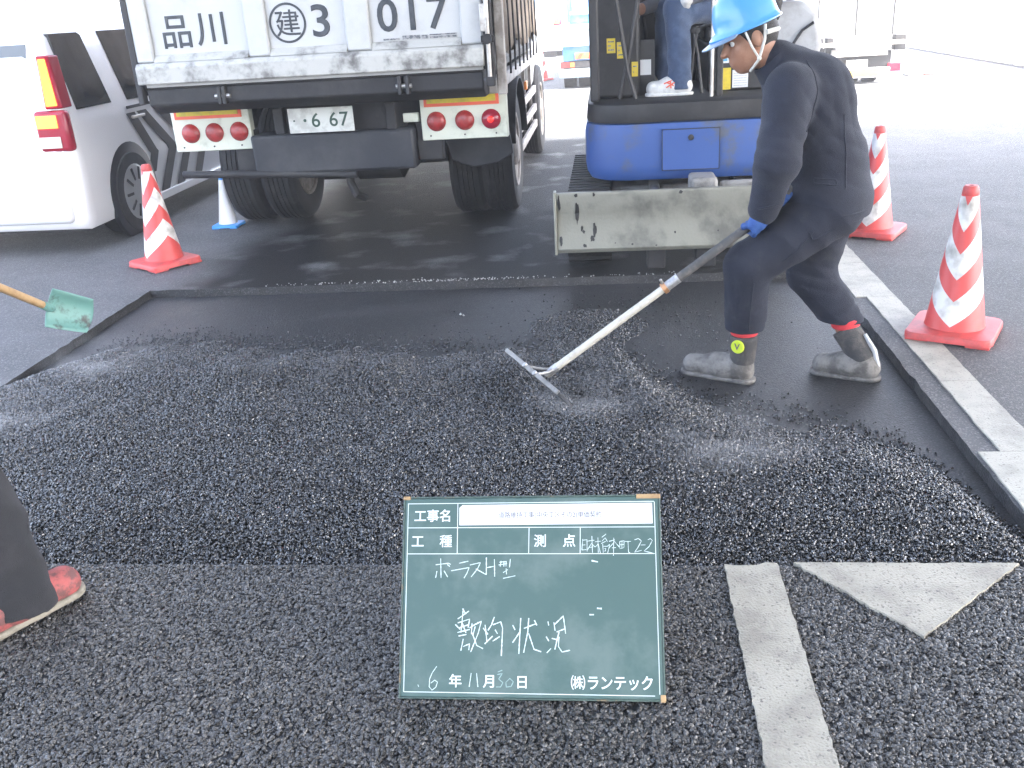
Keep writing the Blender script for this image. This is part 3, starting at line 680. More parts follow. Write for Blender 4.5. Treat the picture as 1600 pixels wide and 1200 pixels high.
# number plate
pl = MB().box(-2.155, -1.705, 6.36, 6.366, .838, 1.0).build('number_plate', plate_white, tk, bevel=.003)
MB().box(-2.1, -1.76, 6.37, 6.46, .84, .98).build('plate_holder', black_metal, tk)
text('6', .13, REARF(-1.965, 6.3585, .92), ink_green, 'lettering', pl, bold=.01)
text('67', .13, REARF(-1.805, 6.3585, .92), ink_green, 'lettering', pl, bold=.01, spacing=1.1)
text('・', .09, REARF(-2.04, 6.3585, .92), ink_green, 'lettering', pl, bold=.01)
text('・', .05, REARF(-2.115, 6.3585, .92), ink_green, 'lettering', pl, bold=.02)
# lamp panels
for (x0, x1, lx, side) in ((-3.03, -2.47, (-2.905, -2.733, -2.555), 0), (-1.272, -.683, (-1.167, -.973, -.793), 1)):
    p = MB().prism([(x0, .735), (x1, .735), (x1, 1.0), (x1-.05 if not side else x1, 1.075), (x0, 1.075)], 'Y', 6.48, 6.56).build('lamp_panel', lamp_panel, tk, bevel=.006)
    zb = .955
    MB().box(x0+.03, x1-.05, 6.468, 6.4785, zb, 1.07).build('reflector_border', refl_red, p, bevel=.002)
    MB().box(x0+.052, x1-.072, 6.460, 6.4675, zb+.022, 1.055).build('reflector', refl_yellow, p)
    for i, x in enumerate(lx):
        lit = side and i == 2
        ls = MB().lathe([(.01, -.034), (.03, -.032), (.052, -.024), (.064, -.008), (.066, 0)], (x, 6.4785, .858), 'Y', 24).build('tail_lamp', tail_red if lit else lamp_red, p, angle=60)
        if lit: MB().lathe([(.005, -.042), (.016, -.041), (.022, -.036), (.022, -.033)], (x, 6.4785, .858), 'Y', 16).build('bulb_glow', lamp_lit, ls)
    for x in (x0+.06, (x0+x1)/2, x1-.08): MB().cyl((x, 6.479, .765), (x, 6.474, .765), .006, n=8).build('screw', under_metal, p)
MB().box(-1.40, -1.29, 6.5, 6.53, .86, .92).build('lamp_bracket', lamp_panel, tk, bevel=.006)
# mudguards
for x0, x1 in ((-3.1, -2.35), (-1.3, -.7)):
    v = []; n = 14
    rings = []
    for i in range(n+1):
        a = R(12+160*i/n); c, s = math.cos(a), math.sin(a)
        rings.append([(x0, 7.7-.56*c, .48+.56*s), (x1, 7.7-.56*c, .48+.56*s), (x1, 7.7-.545*c, .48+.545*s), (x0, 7.7-.545*c, .48+.545*s)])
    if x1 > -1: MB().loft(rings).build('mudguard', under_metal, tk)
MB().prism([(-1.2, .72), (-.72, .72), (-.70, .56), (-.8, .5), (-1.0, .47), (-1.16, .53)], 'Y', 6.92, 6.95).build('mud_flap', grey_panel, tk, bevel=.01)
MB().prism([(-3.06, .735), (-2.52, .735), (-2.52, .70), (-3.06, .70)], 'Y', 6.75, 6.78).build('mud_flap', under_metal, tk)
# wheels (rear twin tyres, front)
for x0, x1, s in ((-3.07, -2.79, -1), (-2.76, -2.48, +1), (-1.25, -.97, -1), (-1.02+.02, -.735, 1)):
    wheel(tk, TX, 7.7, .48, x0, x1, dusty_rim, s)
wheel(tk, TX, 10.75, .47, -3.05, -2.79, dusty_rim, -1); wheel(tk, TX, 10.75, .47, -.98, -.735, dusty_rim, 1)
# side guard bars, added light-blocking bulk, marker
for z in (.36, .52, .70): MB().box(-.79, -.755, 8.35, 10.15, z, z+.07).build('side_guard_bar', silver_rail, tk, bevel=.006)
for y in (8.5, 9.25, 10.0): MB().box(-.82, -.792, y, y+.05, .34, .98).build('guard_post', silver_rail, tk)
MB().box(-.74, -.715, 8.55, 8.65, .86, .93).build('side_marker', orange, tk, bevel=.006)
MB().tube([(-.76, 8.4, .95), (-.74, 8.55, .7), (-.75, 8.62, .6), (-.78, 8.55, .56)], .012, 6).build('hook_rod', steel, tk)
for x0, x1 in ((-2.95, -2.55), (-1.3, -.92)): MB().box(x0, x1, 8.45, 9.85, .32, .95).build('light_block_tank', under_metal, tk, bevel=.04)  # unseen bulk from here to the flaps, added to block light under the truck
MB().box(TX-.33, TX+.33, 8.8, 10.3, .42, .85).build('gearbox', under_metal, tk, bevel=.06)
MB().box(TX-1.0, TX+1.0, 6.62, 10.2, 1.0, 1.06).build('light_block_floor', under_metal, tk)
MB().cyl((TX-.5, 6.95, .72), (TX+.5, 6.95, .72), .13).build('air_tank', under_metal, tk)
MB().tube([(TX-.9, 10.75, .45), (TX+.9, 10.75, .45)], .07).build('front_axle', under_metal, tk)
for x0, x1 in ((-2.95, -2.3), (-1.35, -.85)): MB().box(x0, x1, 8.3, 8.33, .2, .9).build('mud_flap', rubber, tk)
# cab
cb = MB().prism([(10.3, .75), (12.05, .55), (12.2, 1.2), (11.95, 2.3), (10.5, 2.45), (10.3, 2.3)], 'X', TX-1.07, TX+1.07).build('cab', truck_white, tk, bevel=.06)
MB().box(TX-.9, TX+.9, 10.285, 10.297, 1.6, 2.1).build('rear_window', glass_dark, cb)
for s in (-1, 1): MB().prism([(10.9, 1.5), (11.95, 1.5), (11.8, 2.1), (10.9, 2.1)], 'X', TX+s*1.072, TX+s*1.078).build('side_window', glass_dark, cb)

# ================================================================== VANS
def make_van(label, group=None):
    """right rear lower corner at origin, length along +Y, body towards -X"""
    W = 1.68; v = thing('passenger_van', label, 'van', (0, 0, 0), group)
    # body: loft of cross sections along Y
    def sec(y, zb, zbelt, zr, tum, w=W, dx=0):
        a, b = -dx, -w+dx
        return [(a-.03, y, zb), (a, y, zb+.08), (a+.005, y, (zb+zbelt)/2), (a, y, zbelt-.05), (a-.012, y, zbelt), (a-tum, y, zr-.10), (a-tum-.05, y, zr-.03), (a-tum-.2, y, zr),
                (b+tum+.2, y, zr), (b+tum+.05, y, zr-.03), (b+tum, y, zr-.10), (b+.012, y, zbelt), (b, y, zbelt-.05), (b-.005, y, (zb+zbelt)/2), (b, y, zb+.08), (b+.03, y, zb)]
    S_ = [sec(.05, .3, .99, 1.58, .13, dx=.09), sec(.0, .26, 1.0, 1.60, .12, dx=.04)] if False else []
    rings = [sec(.03, .22, .98, 1.0, .03, dx=.10), sec(.0, .20, .98, 1.0, .03, dx=.04), sec(.06, .18, .985, 1.02, .03, dx=.0)]
    rings = []
    prof = [(.0, .24, .78, .80, .02, .07), (.03, .19, .93, .96, .02, .02), (.07, .18, 1.0, 1.28, .06, .0), (.13, .18, 1.0, 1.58, .10, .0), (.22, .18, 1.0, 1.70, .11, 0), (.6, .18, 1.0, 1.75, .11, 0),
            (2.2, .18, .98, 1.76, .11, 0), (2.9, .18, .96, 1.70, .12, 0), (3.3, .18, .95, 1.35, .16, 0), (3.65, .18, .93, .98, .05, .02), (4.1, .2, .86, .90, .05, .06), (4.3, .24, .7, .74, .06, .14)]
    for y, zb, zt, zr, tum, dx in prof: rings.append(sec(y, zb, zt, zr, tum, dx=dx))
    MB().loft(rings).build('body', van_white, v, angle=50)
    # side windows lie on the tumbled upper side
    def S(y, z, off=.004): return (-.012-(z-1.0)/.66*.098+off, y, z)
    def side_quad(pts, off, m, nm):
        n = len(pts); mb = MB().add([S(y, z, off) for y, z in pts]+[S(y, z, off-.03) for y, z in pts], [tuple(range(n)), tuple(reversed(range(n, 2*n)))]+[(i, (i+1) % n, (i+1) % n+n, i+n) for i in range(n)])
        return mb.build(nm, m, v, smooth=False)
    side_quad([(.20, 1.035), (.72, 1.035), (.60, 1.54), (.56, 1.56), (.17, 1.56)], .005, glass_dark, 'side_window')
    side_quad([(.98, 1.03), (1.75, 1.02), (1.75, 1.56), (.86, 1.56)], .005, glass_dark, 'side_window')
    side_quad([(1.83, 1.02), (2.95, 1.0), (2.62, 1.5), (2.5, 1.55), (1.83, 1.56)], .005, glass_dark, 'side_window')
    MB().box(.006, .014, .9, 3.4, .962, .985).build('belt_trim', stripe_black, v, smooth=False)
    # rear window, wiper line, lamps
    def Rr(x, z): return (x, .055+(z-.98)/.6*.075-.012 if z > .98 else .02, z)
    rw = [(-.27, 1.03), (-W+.27, 1.03), (-W+.3, 1.5), (-.24, 1.5)]
    MB().add([Rr(x, z) for x, z in rw]+[(x, y+.05, z) for x, y, z in [Rr(a, b) for a, b in rw]], [(0,1,2,3), (7,6,5,4), (0,4,5,1), (1,5,6,2), (2,6,7,3), (3,7,4,0)]).build('rear_window', glass_pale, v, smooth=False)
    for s in (0, 1):
        f = (lambda x: x) if s == 0 else (lambda x: -W-x)
        up = [(f(-.016), .03, 1.06), (f(-.13), -.012, 1.06), (f(-.145), .04, 1.42), (f(-.066), .07, 1.42)]
        bk = [(x, y+.13, z) for x, y, z in up]
        MB().add(up+bk, [(0,1,2,3), (7,6,5,4), (0,4,5,1), (1,5,6,2), (2,6,7,3), (3,7,4,0)]).build('brake_lamp', tail_red, v, bevel=.01)
        i0 = [(f(-.05), .012, 1.08), (f(-.118), -.018, 1.08), (f(-.132), .03, 1.40), (f(-.088), .048, 1.40)]; bk = [(x, y+.04, z) for x, y, z in i0]
        MB().add(i0+bk, [(0,1,2,3), (7,6,5,4), (0,4,5,1), (1,5,6,2), (2,6,7,3), (3,7,4,0)]).build('lit_strip', tail_em, v, bevel=.006)
        g = lambda a, b: (min(f(a), f(b)), max(f(a), f(b)))
        x0, x1 = g(.008, -.24)
        lw = MB().box(x0, x1, -.012, .075, .76, 1.05).build('lamp_cluster', tail_red, v, bevel=.03, seg=3)
        x0, x1 = g(-.06, -.22); MB().box(x0, x1, -.022, -.012, .93, 1.02).build('lit_lens', tail_em, lw, bevel=.004)
        x0, x1 = g(-.06, -.22); MB().box(x0, x1, -.022, -.012, .79, .87).build('clear_lens', tail_clear, lw, bevel=.004)
    MB().box(-W+.1, -.1, -.05, .06, .24, .52).build('bumper', van_white, v, bevel=.05, seg=4)
    MB().box(-W/2-.22, -W/2+.22, -.022, -.006, .62, .78).build('number_plate', plate_white, v)
    MB().box(-W+.12, -.12, .2, 4.0, .14, .2).build('underbody', black_metal, v)
    for y in (.78, 3.42):
        arch = MB().lathe([(.0, -.03), (.385, -.03), (.392, .008), (.385, .0105), (.0, .0105)], (0, y, .33), 'X', 36).build('wheel_arch', stripe_black, v)
        for s in (0, 1):
            if s == 0:
                t = MB().lathe([(.2, -.2), (.31, -.2), (.325, -.18), (.325, .0), (.31, .02), (.2, .024)], (0, y, .325), 'X', 36, closed=True).build('wheel', rubber, v)
                cv = MB().lathe([(.225, .022), (.2, .032), (.06, .038), (.01, .034)], (0, y, .325), 'X', 30).build('hub_cap', alloy, t)
                sp_ = MB()
                for k in range(10):
                    a = k*math.pi/5; c = Vector((.036, y+math.cos(a)*.15, .325+math.sin(a)*.15)); sp_.obox(c, (.008, .1, .022), Matrix.Rotation(a, 3, 'X'))
                sp_.build('spokes', under_metal, t)
            else: MB().lathe([(.2, -W+.2), (.325, -W+.18), (.325, -W+.02), (.2, -W)], (0, y, .325), 'X', 24, closed=True).build('wheel', rubber, v)
    MB().box(.006, .03, .95, 1.16, .88, .905).build('door_handle', tail_clear, v, bevel=.006)
    MB().box(.006, .03, 2.2, 2.41, .87, .895).build('door_handle', tail_clear, v, bevel=.006)
    MB().box(-.02, .02, 1.05, 3.0, .17, .24).build('sill', van_white, v, bevel=.01)
    return v
van = make_van('white van with black chevron stripes and lit brake lamps at left', 'white vans')
def chevron(pts, wd):
    v = []; f = []
    for i, (y, z) in enumerate(pts): v += [(.0085, y, z), (.0085, y+wd, z)]
    n = len(pts)
    for i in range(n-1): f.append((2*i, 2*i+1, 2*i+3, 2*i+2))
    return MB().add(v, f).build('chevron_stripe', stripe_black, van, smooth=False)
chevron([(.87, .93), (1.13, .60), (1.16, .575), (1.05, .42)], .15)
chevron([(1.05, .93), (1.48, .60), (1.50, .56), (1.2, .22)], .17)
chevron([(1.36, .93), (1.80, .62), (1.83, .56), (1.52, .22)], .17)
chevron([(1.75, .93), (2.18, .60), (2.2, .56), (1.9, .22)], .17)
van.location = (-3.87, 6.6, 0)
v2 = copy_tree(van, skip=('chevron_stripe',)); v2.location = (-1.35, 29.5, 0)
v2['label'] = 'small plain white van far off between the trucks'

# ================================================================== MINI EXCAVATOR
ex = thing('mini_excavator', 'blue mini excavator with worn grey dozer blade beside the dump truck', 'excavator', (.4, 6.85, 0))
# tracks
for x0, x1 in ((-.28, .0), (.80, 1.08)):
    c0, c1, rad = 5.97, 7.55, .215
    def stad(r):
        p = []
        for i in range(13): a = R(90-180*i/12+180) ; p.append((c0+r*math.cos(R(90+180*i/12)), .215+r*math.sin(R(90+180*i/12))))
        for i in range(13): p.append((c1+r*math.cos(R(-90+180*i/12)), .215+r*math.sin(R(-90+180*i/12))))
        return p
    tkk = MB().prism(stad(.195), 'X', x0, x1).build('track', rubber, ex, bevel=.01)
    # grouser blocks round the belt
    per = 2*(c1-c0)+2*math.pi*.2; nblk = 46
    for k in range(nblk):
        s = per*k/nblk; st = c1-c0; ar = math.pi*.2
        if s < st: p, t = Vector((c0+s, .0)), 0.
        elif s < st+ar: a = (s-st)/.2; p, t = Vector((c1+.2*math.sin(a), 0)), a; p.y = .2-.2*math.cos(a)
        elif s < 2*st+ar: p, t = Vector((c1-(s-st-ar), .4)), math.pi
        else: a = (s-2*st-ar)/.2; p, t = Vector((c0-.2*math.sin(a), 0)), math.pi+a; p.y = .2+.2*math.cos(a)
        Mx = Matrix.Rotation(t, 3, 'X')
        nrm = Vector((0, math.sin(t), -math.cos(t)))
        MB().obox(Vector(((x0+x1)/2, p.x, p.y+.015))+nrm*.008, (x1-x0-.01, .045, .022), Mx).build('track_pad', rubber, tkk, smooth=False)
MB().box(.0, .8, 6.3, 7.3, .22, .4).build('track_frame', exc_grey, ex, bevel=.02)
MB().lathe([(.36, .40), (.38, .42), (.38, .47), (.34, .48)], (.45, 6.85, 0), 'Z', 32).build('slew_ring', black_metal, ex)
# blade
bp = [(5.50, .165), (5.485, .19), (5.515, .30), (5.52, .40), (5.495, .505), (5.50, .525), (5.52, .525), (5.545, .40), (5.54, .30), (5.515, .17)]
bl = MB().prism(bp, 'X', -.322, 1.12).build('dozer_blade', blade_steel, ex, bevel=.004)
MB().prism([(5.478, .16), (5.49, .53), (5.57, .53), (5.57, .16)], 'X', -.338, -.3225).build('blade_cheek', blade_steel, bl, bevel=.003)
MB().prism([(5.478, .16), (5.49, .53), (5.57, .53), (5.57, .16)], 'X', 1.1205, 1.136).build('blade_cheek', blade_steel, bl, bevel=.003)
def smear(cx, cz, w, h, seed, y=5.508):
    q = np.random.default_rng(seed); p = []
    for k in range(14):
        a = 2*math.pi*k/14; rr_ = q.uniform(.65, 1.15); p.append((cx+math.cos(a)*w*rr_, cz+math.sin(a)*h*rr_))
    yb = float(np.interp(cz, [.19, .30, .40, .505], [5.485, 5.515, 5.52, 5.495]))
    # follow the curved plate: thin patch split by height
    v = [(x, float(np.interp(z, [.19, .30, .40, .505], [5.485, 5.515, 5.52, 5.495]))-.0025, z) for x, z in p]
    c = (cx, yb-.0025, cz); n = len(v)
    MB().add(v+[c], [(i, (i+1) % n, n) for i in range(n)]).build('bitumen_smear', blade_hole, bl, smooth=False)
for i, a in enumerate([(-.305, .46, .009, .05), (-.30, .24, .009, .03), (-.2, .40, .012, .07), (-.175, .31, .008, .02), (-.165, .29, .009, .012), (-.16, .21, .014, .011), (-.1, .30, .012, .045), (-.115, .25, .014, .02), (.12, .21, .007, .006), (.37, .27, .006, .007), (.4, .505, .013, .012), (-.205, .51, .012, .012), (-.1, .512, .008, .012), (.02, .22, .004, .004), (.26, .2, .006, .004), (.62, .27, .005, .005)]):
    smear(*a, 60+i)
for x0, x1 in ((.21, .36), (.50, .66)):
    MB().prism([(5.56, .2), (5.56, .34), (6.5, .33), (6.5, .2)], 'X', x0, x1).build('blade_arm', exc_grey, ex, bevel=.01)
    MB().prism([(5.585, .03), (5.585, .195), (5.70, .195), (5.68, .03)], 'X', x0, x1-.04).build('arm_foot', under_metal, ex, bevel=.01)
MB().box(.48, .64, 5.75, 6.0, .41, .53).build('pivot_block', exc_grey, ex, bevel=.02)
MB().box(.66, 1.0, 5.8, 5.86, .42, .50).build('hose_guard', exc_grey, ex, bevel=.015)
MB().cyl((.28, 5.6, .38), (.28, 6.3, .42), .035).build('blade_ram', steel, ex)
# upper house: rounded skirt
def plan(ins, x0=-.16, x1=1.30, y0=6.10, y1=7.65, r=.26, n=7):
    x0 += ins; x1 -= ins; y0 += ins; y1 -= ins; r = max(.03, r-ins); p = []
    for cx, cy, a0 in ((x1-r, y0+r, -90), (x1-r, y1-r, 0), (x0+r, y1-r, 90), (x0+r, y0+r, 180)):
        for i in range(n): a = R(a0+90*i/(n-1)); p.append((cx+r*math.cos(a), cy+r*math.sin(a)))
    return p
def bulge(p, ins, z): return [(x, y-(.05*(1-((x-.57)/.73)**2) if y < 6.5 else 0), z) for x, y in p]
rings = [bulge(plan(i), i, z) for i, z in ((.10, .462), (.03, .475), (.008, .51), (0, .57), (0, .77), (.012, .822), (.06, .83))]
sk = MB().loft(rings).build('body_skirt', blue_exc, ex, angle=35)
def front_y(x): return 6.10-.05*(1-((x-.57)/.73)**2)
def fpanel(x0, x1, z0, z1, off, n=8):
    v = []; f = []
    for i in range(n+1):
        x = x0+(x1-x0)*i/n; v += [(x, front_y(x)-off, z0), (x, front_y(x)-off, z1), (x, front_y(x)+.01, z0), (x, front_y(x)+.01, z1)]
    for i in range(n):
        a = 4*i; b = a+4; f += [(a, b, b+1, a+1), (a, a+2, b+2, b), (a+1, b+1, b+3, a+3)]
    f += [(0, 1, 3, 2), (4*n, 4*n+2, 4*n+3, 4*n+1)]
    return MB().add(v, f)
fpanel(.322, .678, .535, .789, .0015).build('hatch_gap', stripe_black, sk, smooth=False)
ht = fpanel(.327, .673, .54, .784, .004).build('hatch_door', blue_exc, sk)
MB().lathe([(.018, 0), (.018, -.006), (.008, -.008), (.001, -.008)], (.50, front_y(.5)-.004, .735), 'Y', 16).build('lock', black_metal, ht)
fl = MB().loft([bulge(plan(i), i, z) for i, z in ((.02, .831), (.012, .85), (.02, .94), (.05, .955))]).build('floor_plate', exc_dark, ex, angle=35)
# console, levers, posts, seat, hood, canopy
cn = MB().prism([(6.42, .955), (6.42, 1.5), (6.55, 1.75), (7.1, 1.75), (7.1, .955)], 'X', -.1, .2).build('front_console', exc_dark, ex, bevel=.02)
MB().box(-.118, -.06, 6.22, 6.29, .956, 2.33).build('canopy_post', black_metal, ex, bevel=.012)
MB().tube([(.045, 6.30, 1.6), (.12, 6.30, 1.13), (.17, 6.30, .957)], .014, 8).build('travel_lever', black_metal, ex)
MB().tube([(.20, 6.34, 1.6), (.12, 6.34, 1.18), (.065, 6.34, .957)], .014, 8).build('travel_lever', black_metal, ex)
def sticker(x0, x1, z0, z1, y, m, lines=0):
    s = MB().box(x0, x1, y-.002, y, z0, z1).build('sticker', m, cn, smooth=False)
    for k in range(lines):
        z = z1-(z1-z0)*(k+.8)/(lines+.6); MB().box(x0+.008, x1-.008-(.02 if k % 2 else 0), y-.0035, y-.0022, z-.004, z+.004).build('print_line', ink_grey, s, smooth=False)
sticker(-.01, .045, 1.235, 1.325, 6.42, sticker_y, 3); sticker(.055, .10, 1.20, 1.30, 6.42, sticker_y, 3)
sticker(.148, .188, 1.085, 1.175, 6.42, sticker_y, 2)
MB().box(.2, .3, 6.5, 6.52, .956, 1.3).build('lever_stand', exc_dark, ex); 
s_ = MB().box(.205, .275, 6.497, 6.4995, 1.085, 1.18).build('sticker', sticker_w, ex, smooth=False)
MB().box(.66, .705, 6.2, 6.25, .956, 2.33).build('canopy_post', black_metal, ex, bevel=.012)
MB().tube([(.635, 6.19, .96), (.635, 6.19, 1.7)], .012, 8).build('grab_rail', steel, ex)
sbx = MB().box(.64, 1.0, 6.52, 7.5, .956, 1.26).build('seat_box', exc_dark, ex, bevel=.015)
for x0, x1, z0, z1, m in ((.70, .79, .875+.09, 1.10, sticker_y), (.80, .90, .975, 1.085, sticker_w), (.695, .775, 1.13, 1.205, sticker_w)):
    st = MB().box(x0, x1, 6.516, 6.5195, z0, z1).build('sticker', m, sbx, smooth=False)
    if m is sticker_w and z0 > 1.1: MB().box(x0+.01, x1-.01, 6.5145, 6.5158, z0+.012, z1-.012).build('sticker_print', sticker_b, st, smooth=False)
    elif m is sticker_w:
        for k in range(6): MB().box(x0+.008, x1-.008, 6.5145, 6.5158, z0+.012+k*.015, z0+.014+k*.015).build('print_line', ink_grey, st, smooth=False)
    else: MB().box(x0+.025, x0+.035, 6.5145, 6.5158, z0+.02, z1-.01).build('print_line', ink_grey, st, smooth=False)
MB().box(.62, 1.02, 6.56, 7.0, 1.261, 1.36).build('seat', exc_dark, ex, bevel=.03)
MB().prism([(1.0, 1.36), (1.1, 1.36), (1.16, 1.9), (1.08, 1.92)], 'Y', 6.58, 6.98).build('seat_back', exc_dark, ex, bevel=.03)
hd = MB().prism([(1.01, .956), (1.3, .956), (1.38, 1.2), (1.34, 1.40), (1.25, 1.48), (1.01, 1.48)], 'Y', 6.6, 7.5).build('engine_hood', hood_grey, ex, bevel=.04, seg=4)
MB().tube([(1.16, 6.585, 1.18), (1.24, 6.585, 1.3), (1.31, 6.585, 1.345)], .009, 6).build('hood_seal', black_metal, hd)
MB().box(-.08, 1.0, 7.42, 7.46, .956, 1.62).build('gap_block_panel', exc_dark, ex, bevel=.01)  # dark panel added to block the bright gap behind the cab
for k in range(5): MB().tube([(.02+.05*k, 7.38, .96), (.05+.06*k, 7.3, 1.2), (.1+.03*k, 7.36, 1.6)], .014, 8).build('hydraulic_hose', rubber, ex)
for x, t_ in ((.52, .02), (.60, -.03)):
    jl = MB().tube([(x, 6.46, .957), (x+t_, 6.46, 1.2), (x+t_*2, 6.45, 1.33)], .011, 8).build('control_lever', black_metal, ex); MB().sphere((x+t_*2, 6.45, 1.34), .022, 10, 8).build('lever_knob', rubber, jl)
MB().cyl((1.22, 6.9, 1.48), (1.22, 6.9, 1.85), .035).build('exhaust', black_metal, ex)
for x, y in ((-.09, 7.3), (1.15, 7.4)): MB().box(x-.025, x+.025, y-.025, y+.025, .956, 2.33).build('canopy_post', black_metal, ex, bevel=.01)
MB().box(-.2, 1.25, 6.1, 7.55, 2.33, 2.42).build('canopy_roof', blue_exc, ex, bevel=.04, seg=3)
MB().box(.3, .55, 7.6, 7.95, .5, 1.0).build('swing_post', blue_exc, ex, bevel=.03)
bo = MB().loft([[(.34, y-d*.3, z-d*.2), (.51, y-d*.3, z-d*.2), (.51, y+d*.7, z+d*.3), (.34, y+d*.7, z+d*.3)] for y, z, d in ((7.7, .9, .2), (7.95, 1.7, .3), (8.5, 2.5, .3), (9.3, 2.7, .2))]).build('boom', blue_exc, ex, bevel=.01)
MB().loft([[(.36, y-d/2, z), (.49, y-d/2, z), (.49, y+d/2, z), (.36, y+d/2, z)] for y, z, d in ((9.3, 2.8, .2), (9.4, 2.4, .26), (9.6, 1.2, .14))]).build('stick', blue_exc, ex, bevel=.01)
MB().prism([(9.5, 1.2), (9.75, 1.15), (9.85, .8), (9.6, .6), (9.3, .7), (9.45, .85)], 'X', .2, .65).build('bucket', under_metal, ex, bevel=.01)

# ================================================================== FAR TRUCKS
bt = thing('blue_truck', 'faded blue dump truck far off behind the excavator', 'truck', (.1, 19, 0))
MB().box(-.96, 1.05, 18.5, 18.56, .8, 1.1).build('tailgate', bluegrey, bt)
for x in (-.96, -.22, .42, 1.0): MB().box(x, x+.08, 18.47, 18.4995, .8, 1.1).build('tailgate_rib', bluegrey, bt)
for z0, z1 in ((.76, .83), (1.06, 1.14)): MB().box(-.97, 1.08, 18.45, 18.4695, z0, z1).build('tailgate_rail', bluegrey, bt)
MB().box(-.93, 1.05, 18.565, 21.5, .76, 1.12).build('bed', bluegrey, bt)
MB().box(-.72, .85, 18.9, 21.2, 1.121, 1.75).build('tarp_load', blue_truck, bt, bevel=.06)
MB().box(-.7, .85, 18.86, 18.895, 1.3, 1.36).build('load_strap', bluegrey, bt)
MB().box(-.85, .95, 18.6, 18.7, .5, .755).build('rear_frame', blue_truck, bt)
zb_ = MB().box(-.62, .2, 18.55, 18.595, .53, .64).build('stripe_board', zebra_or, bt)
for k in range(4): MB().prism([(-.6+.2*k, .53), (-.52+.2*k, .53), (-.44+.2*k, .64), (-.52+.2*k, .64)], 'Y', 18.54, 18.549).build('red_stripe', refl_red, zb_, smooth=False)
MB().box(-.9, 1.0, 18.55, 18.64, .37, .49).build('lamp_bar', under_metal, bt)
for x in (-.89, .7):
    l_ = MB().box(x, x+.26, 18.53, 18.549, .385, .48).build('tail_lamp', lamp_red, bt); MB().box(x+.18, x+.25, 18.52, 18.529, .395, .47).build('indicator_lens', orange, l_)
MB().box(-.93, 1.03, 18.5, 18.56, .2, .36).build('bumper', bluegrey, bt, bevel=.02)
for x in (-.85, -.57, .45, .73): MB().lathe([(.2, x), (.3, x), (.3, x+.24), (.2, x+.24)], (0, 19.0, .3), 'X', 24, closed=True).build('wheel', rubber, bt)
for x in (-.8, .6): MB().lathe([(.2, x), (.3, x), (.3, x+.24), (.2, x+.24)], (0, 22.2, .3), 'X', 24, closed=True).build('wheel', rubber, bt)
MB().box(-.88, .98, 21.6, 23, .5, 2.1).build('cab', blue_truck, bt, bevel=.1)
wt = thing('box_truck', 'white box truck with tail lift standing on the sunlit road at right', 'truck', (4.1, 17, 0))
MB().box(3.42, 4.66, 16.9, 20.5, .72, 2.35).build('box_body', box_white, wt, bevel=.02)
for x in (3.43, 4.04, 4.63): MB().box(x-.014, x+.014, 16.885, 16.8995, .74, 2.33).build('door_seam', under_metal, wt, smooth=False)
for x0, x1 in ((3.38, 3.5), (3.55, 3.66), (4.62, 4.80)): MB().box(x0, x1, 16.7, 16.88, .5, .74).build('lift_bracket', black_metal, wt, bevel=.01)
MB().box(3.45, 4.75, 16.55, 16.88, .6, .66).build('lift_platform', silver_rail, wt)
MB().box(3.62, 4.5, 16.6, 16.68, .44, .55).build('lift_beam', silver_rail, wt)
MB().box(3.55, 4.6, 16.75, 16.9, .2, .5).build('rear_frame', black_metal, wt)
np_ = MB().box(3.88, 4.22, 16.69, 16.695, .25, .38).build('number_plate', plate_white, wt)
rb_ = MB().box(3.62, 4.55, 16.58, 16.68, .1, .25).build('bumper', box_white, wt, bevel=.01)
MB().box(3.66, 4.38, 16.572, 16.579, .12, .24).build('reflector_strip', mat('amber strip', (.8, .45, .08), .4), rb_, smooth=False)
MB().box(4.55, 4.75, 16.7, 16.85, .17, .3).build('tail_lamp', tail_red, wt)
for x in (3.58, 3.95, 4.25, 4.42)[1:3]: MB().lathe([(.12, x), (.24, x), (.24, x+.2), (.12, x+.2)], (0, 17.1, .24), 'X', 24, closed=True).build('wheel', rubber, wt)
for x in (3.5, 4.4): MB().lathe([(.15, x), (.26, x), (.26, x+.18), (.15, x+.18)], (0, 20.9, .26), 'X', 24, closed=True).build('wheel', rubber, wt)
MB().box(3.45, 4.63, 20.55, 21.6, .35, 1.85).build('cab', box_white, wt, bevel=.08)
# red and white plastic barrier on the sunlit road
ba = thing('barrier_block', 'small red and white barrier block on the bright road at right', 'barrier', (5.6, 18, 0))
MB().prism([(17.6, 0), (18.0, 0), (17.9, .22), (17.7, .22)], 'X', 5.15, 5.40).build('white_half', cone_white, ba, bevel=.02)
MB().prism([(17.6, 0), (18.0, 0), (17.9, .22), (17.7, .22)], 'X', 5.401, 5.75).build('red_half', cone_red, ba, bevel=.02)

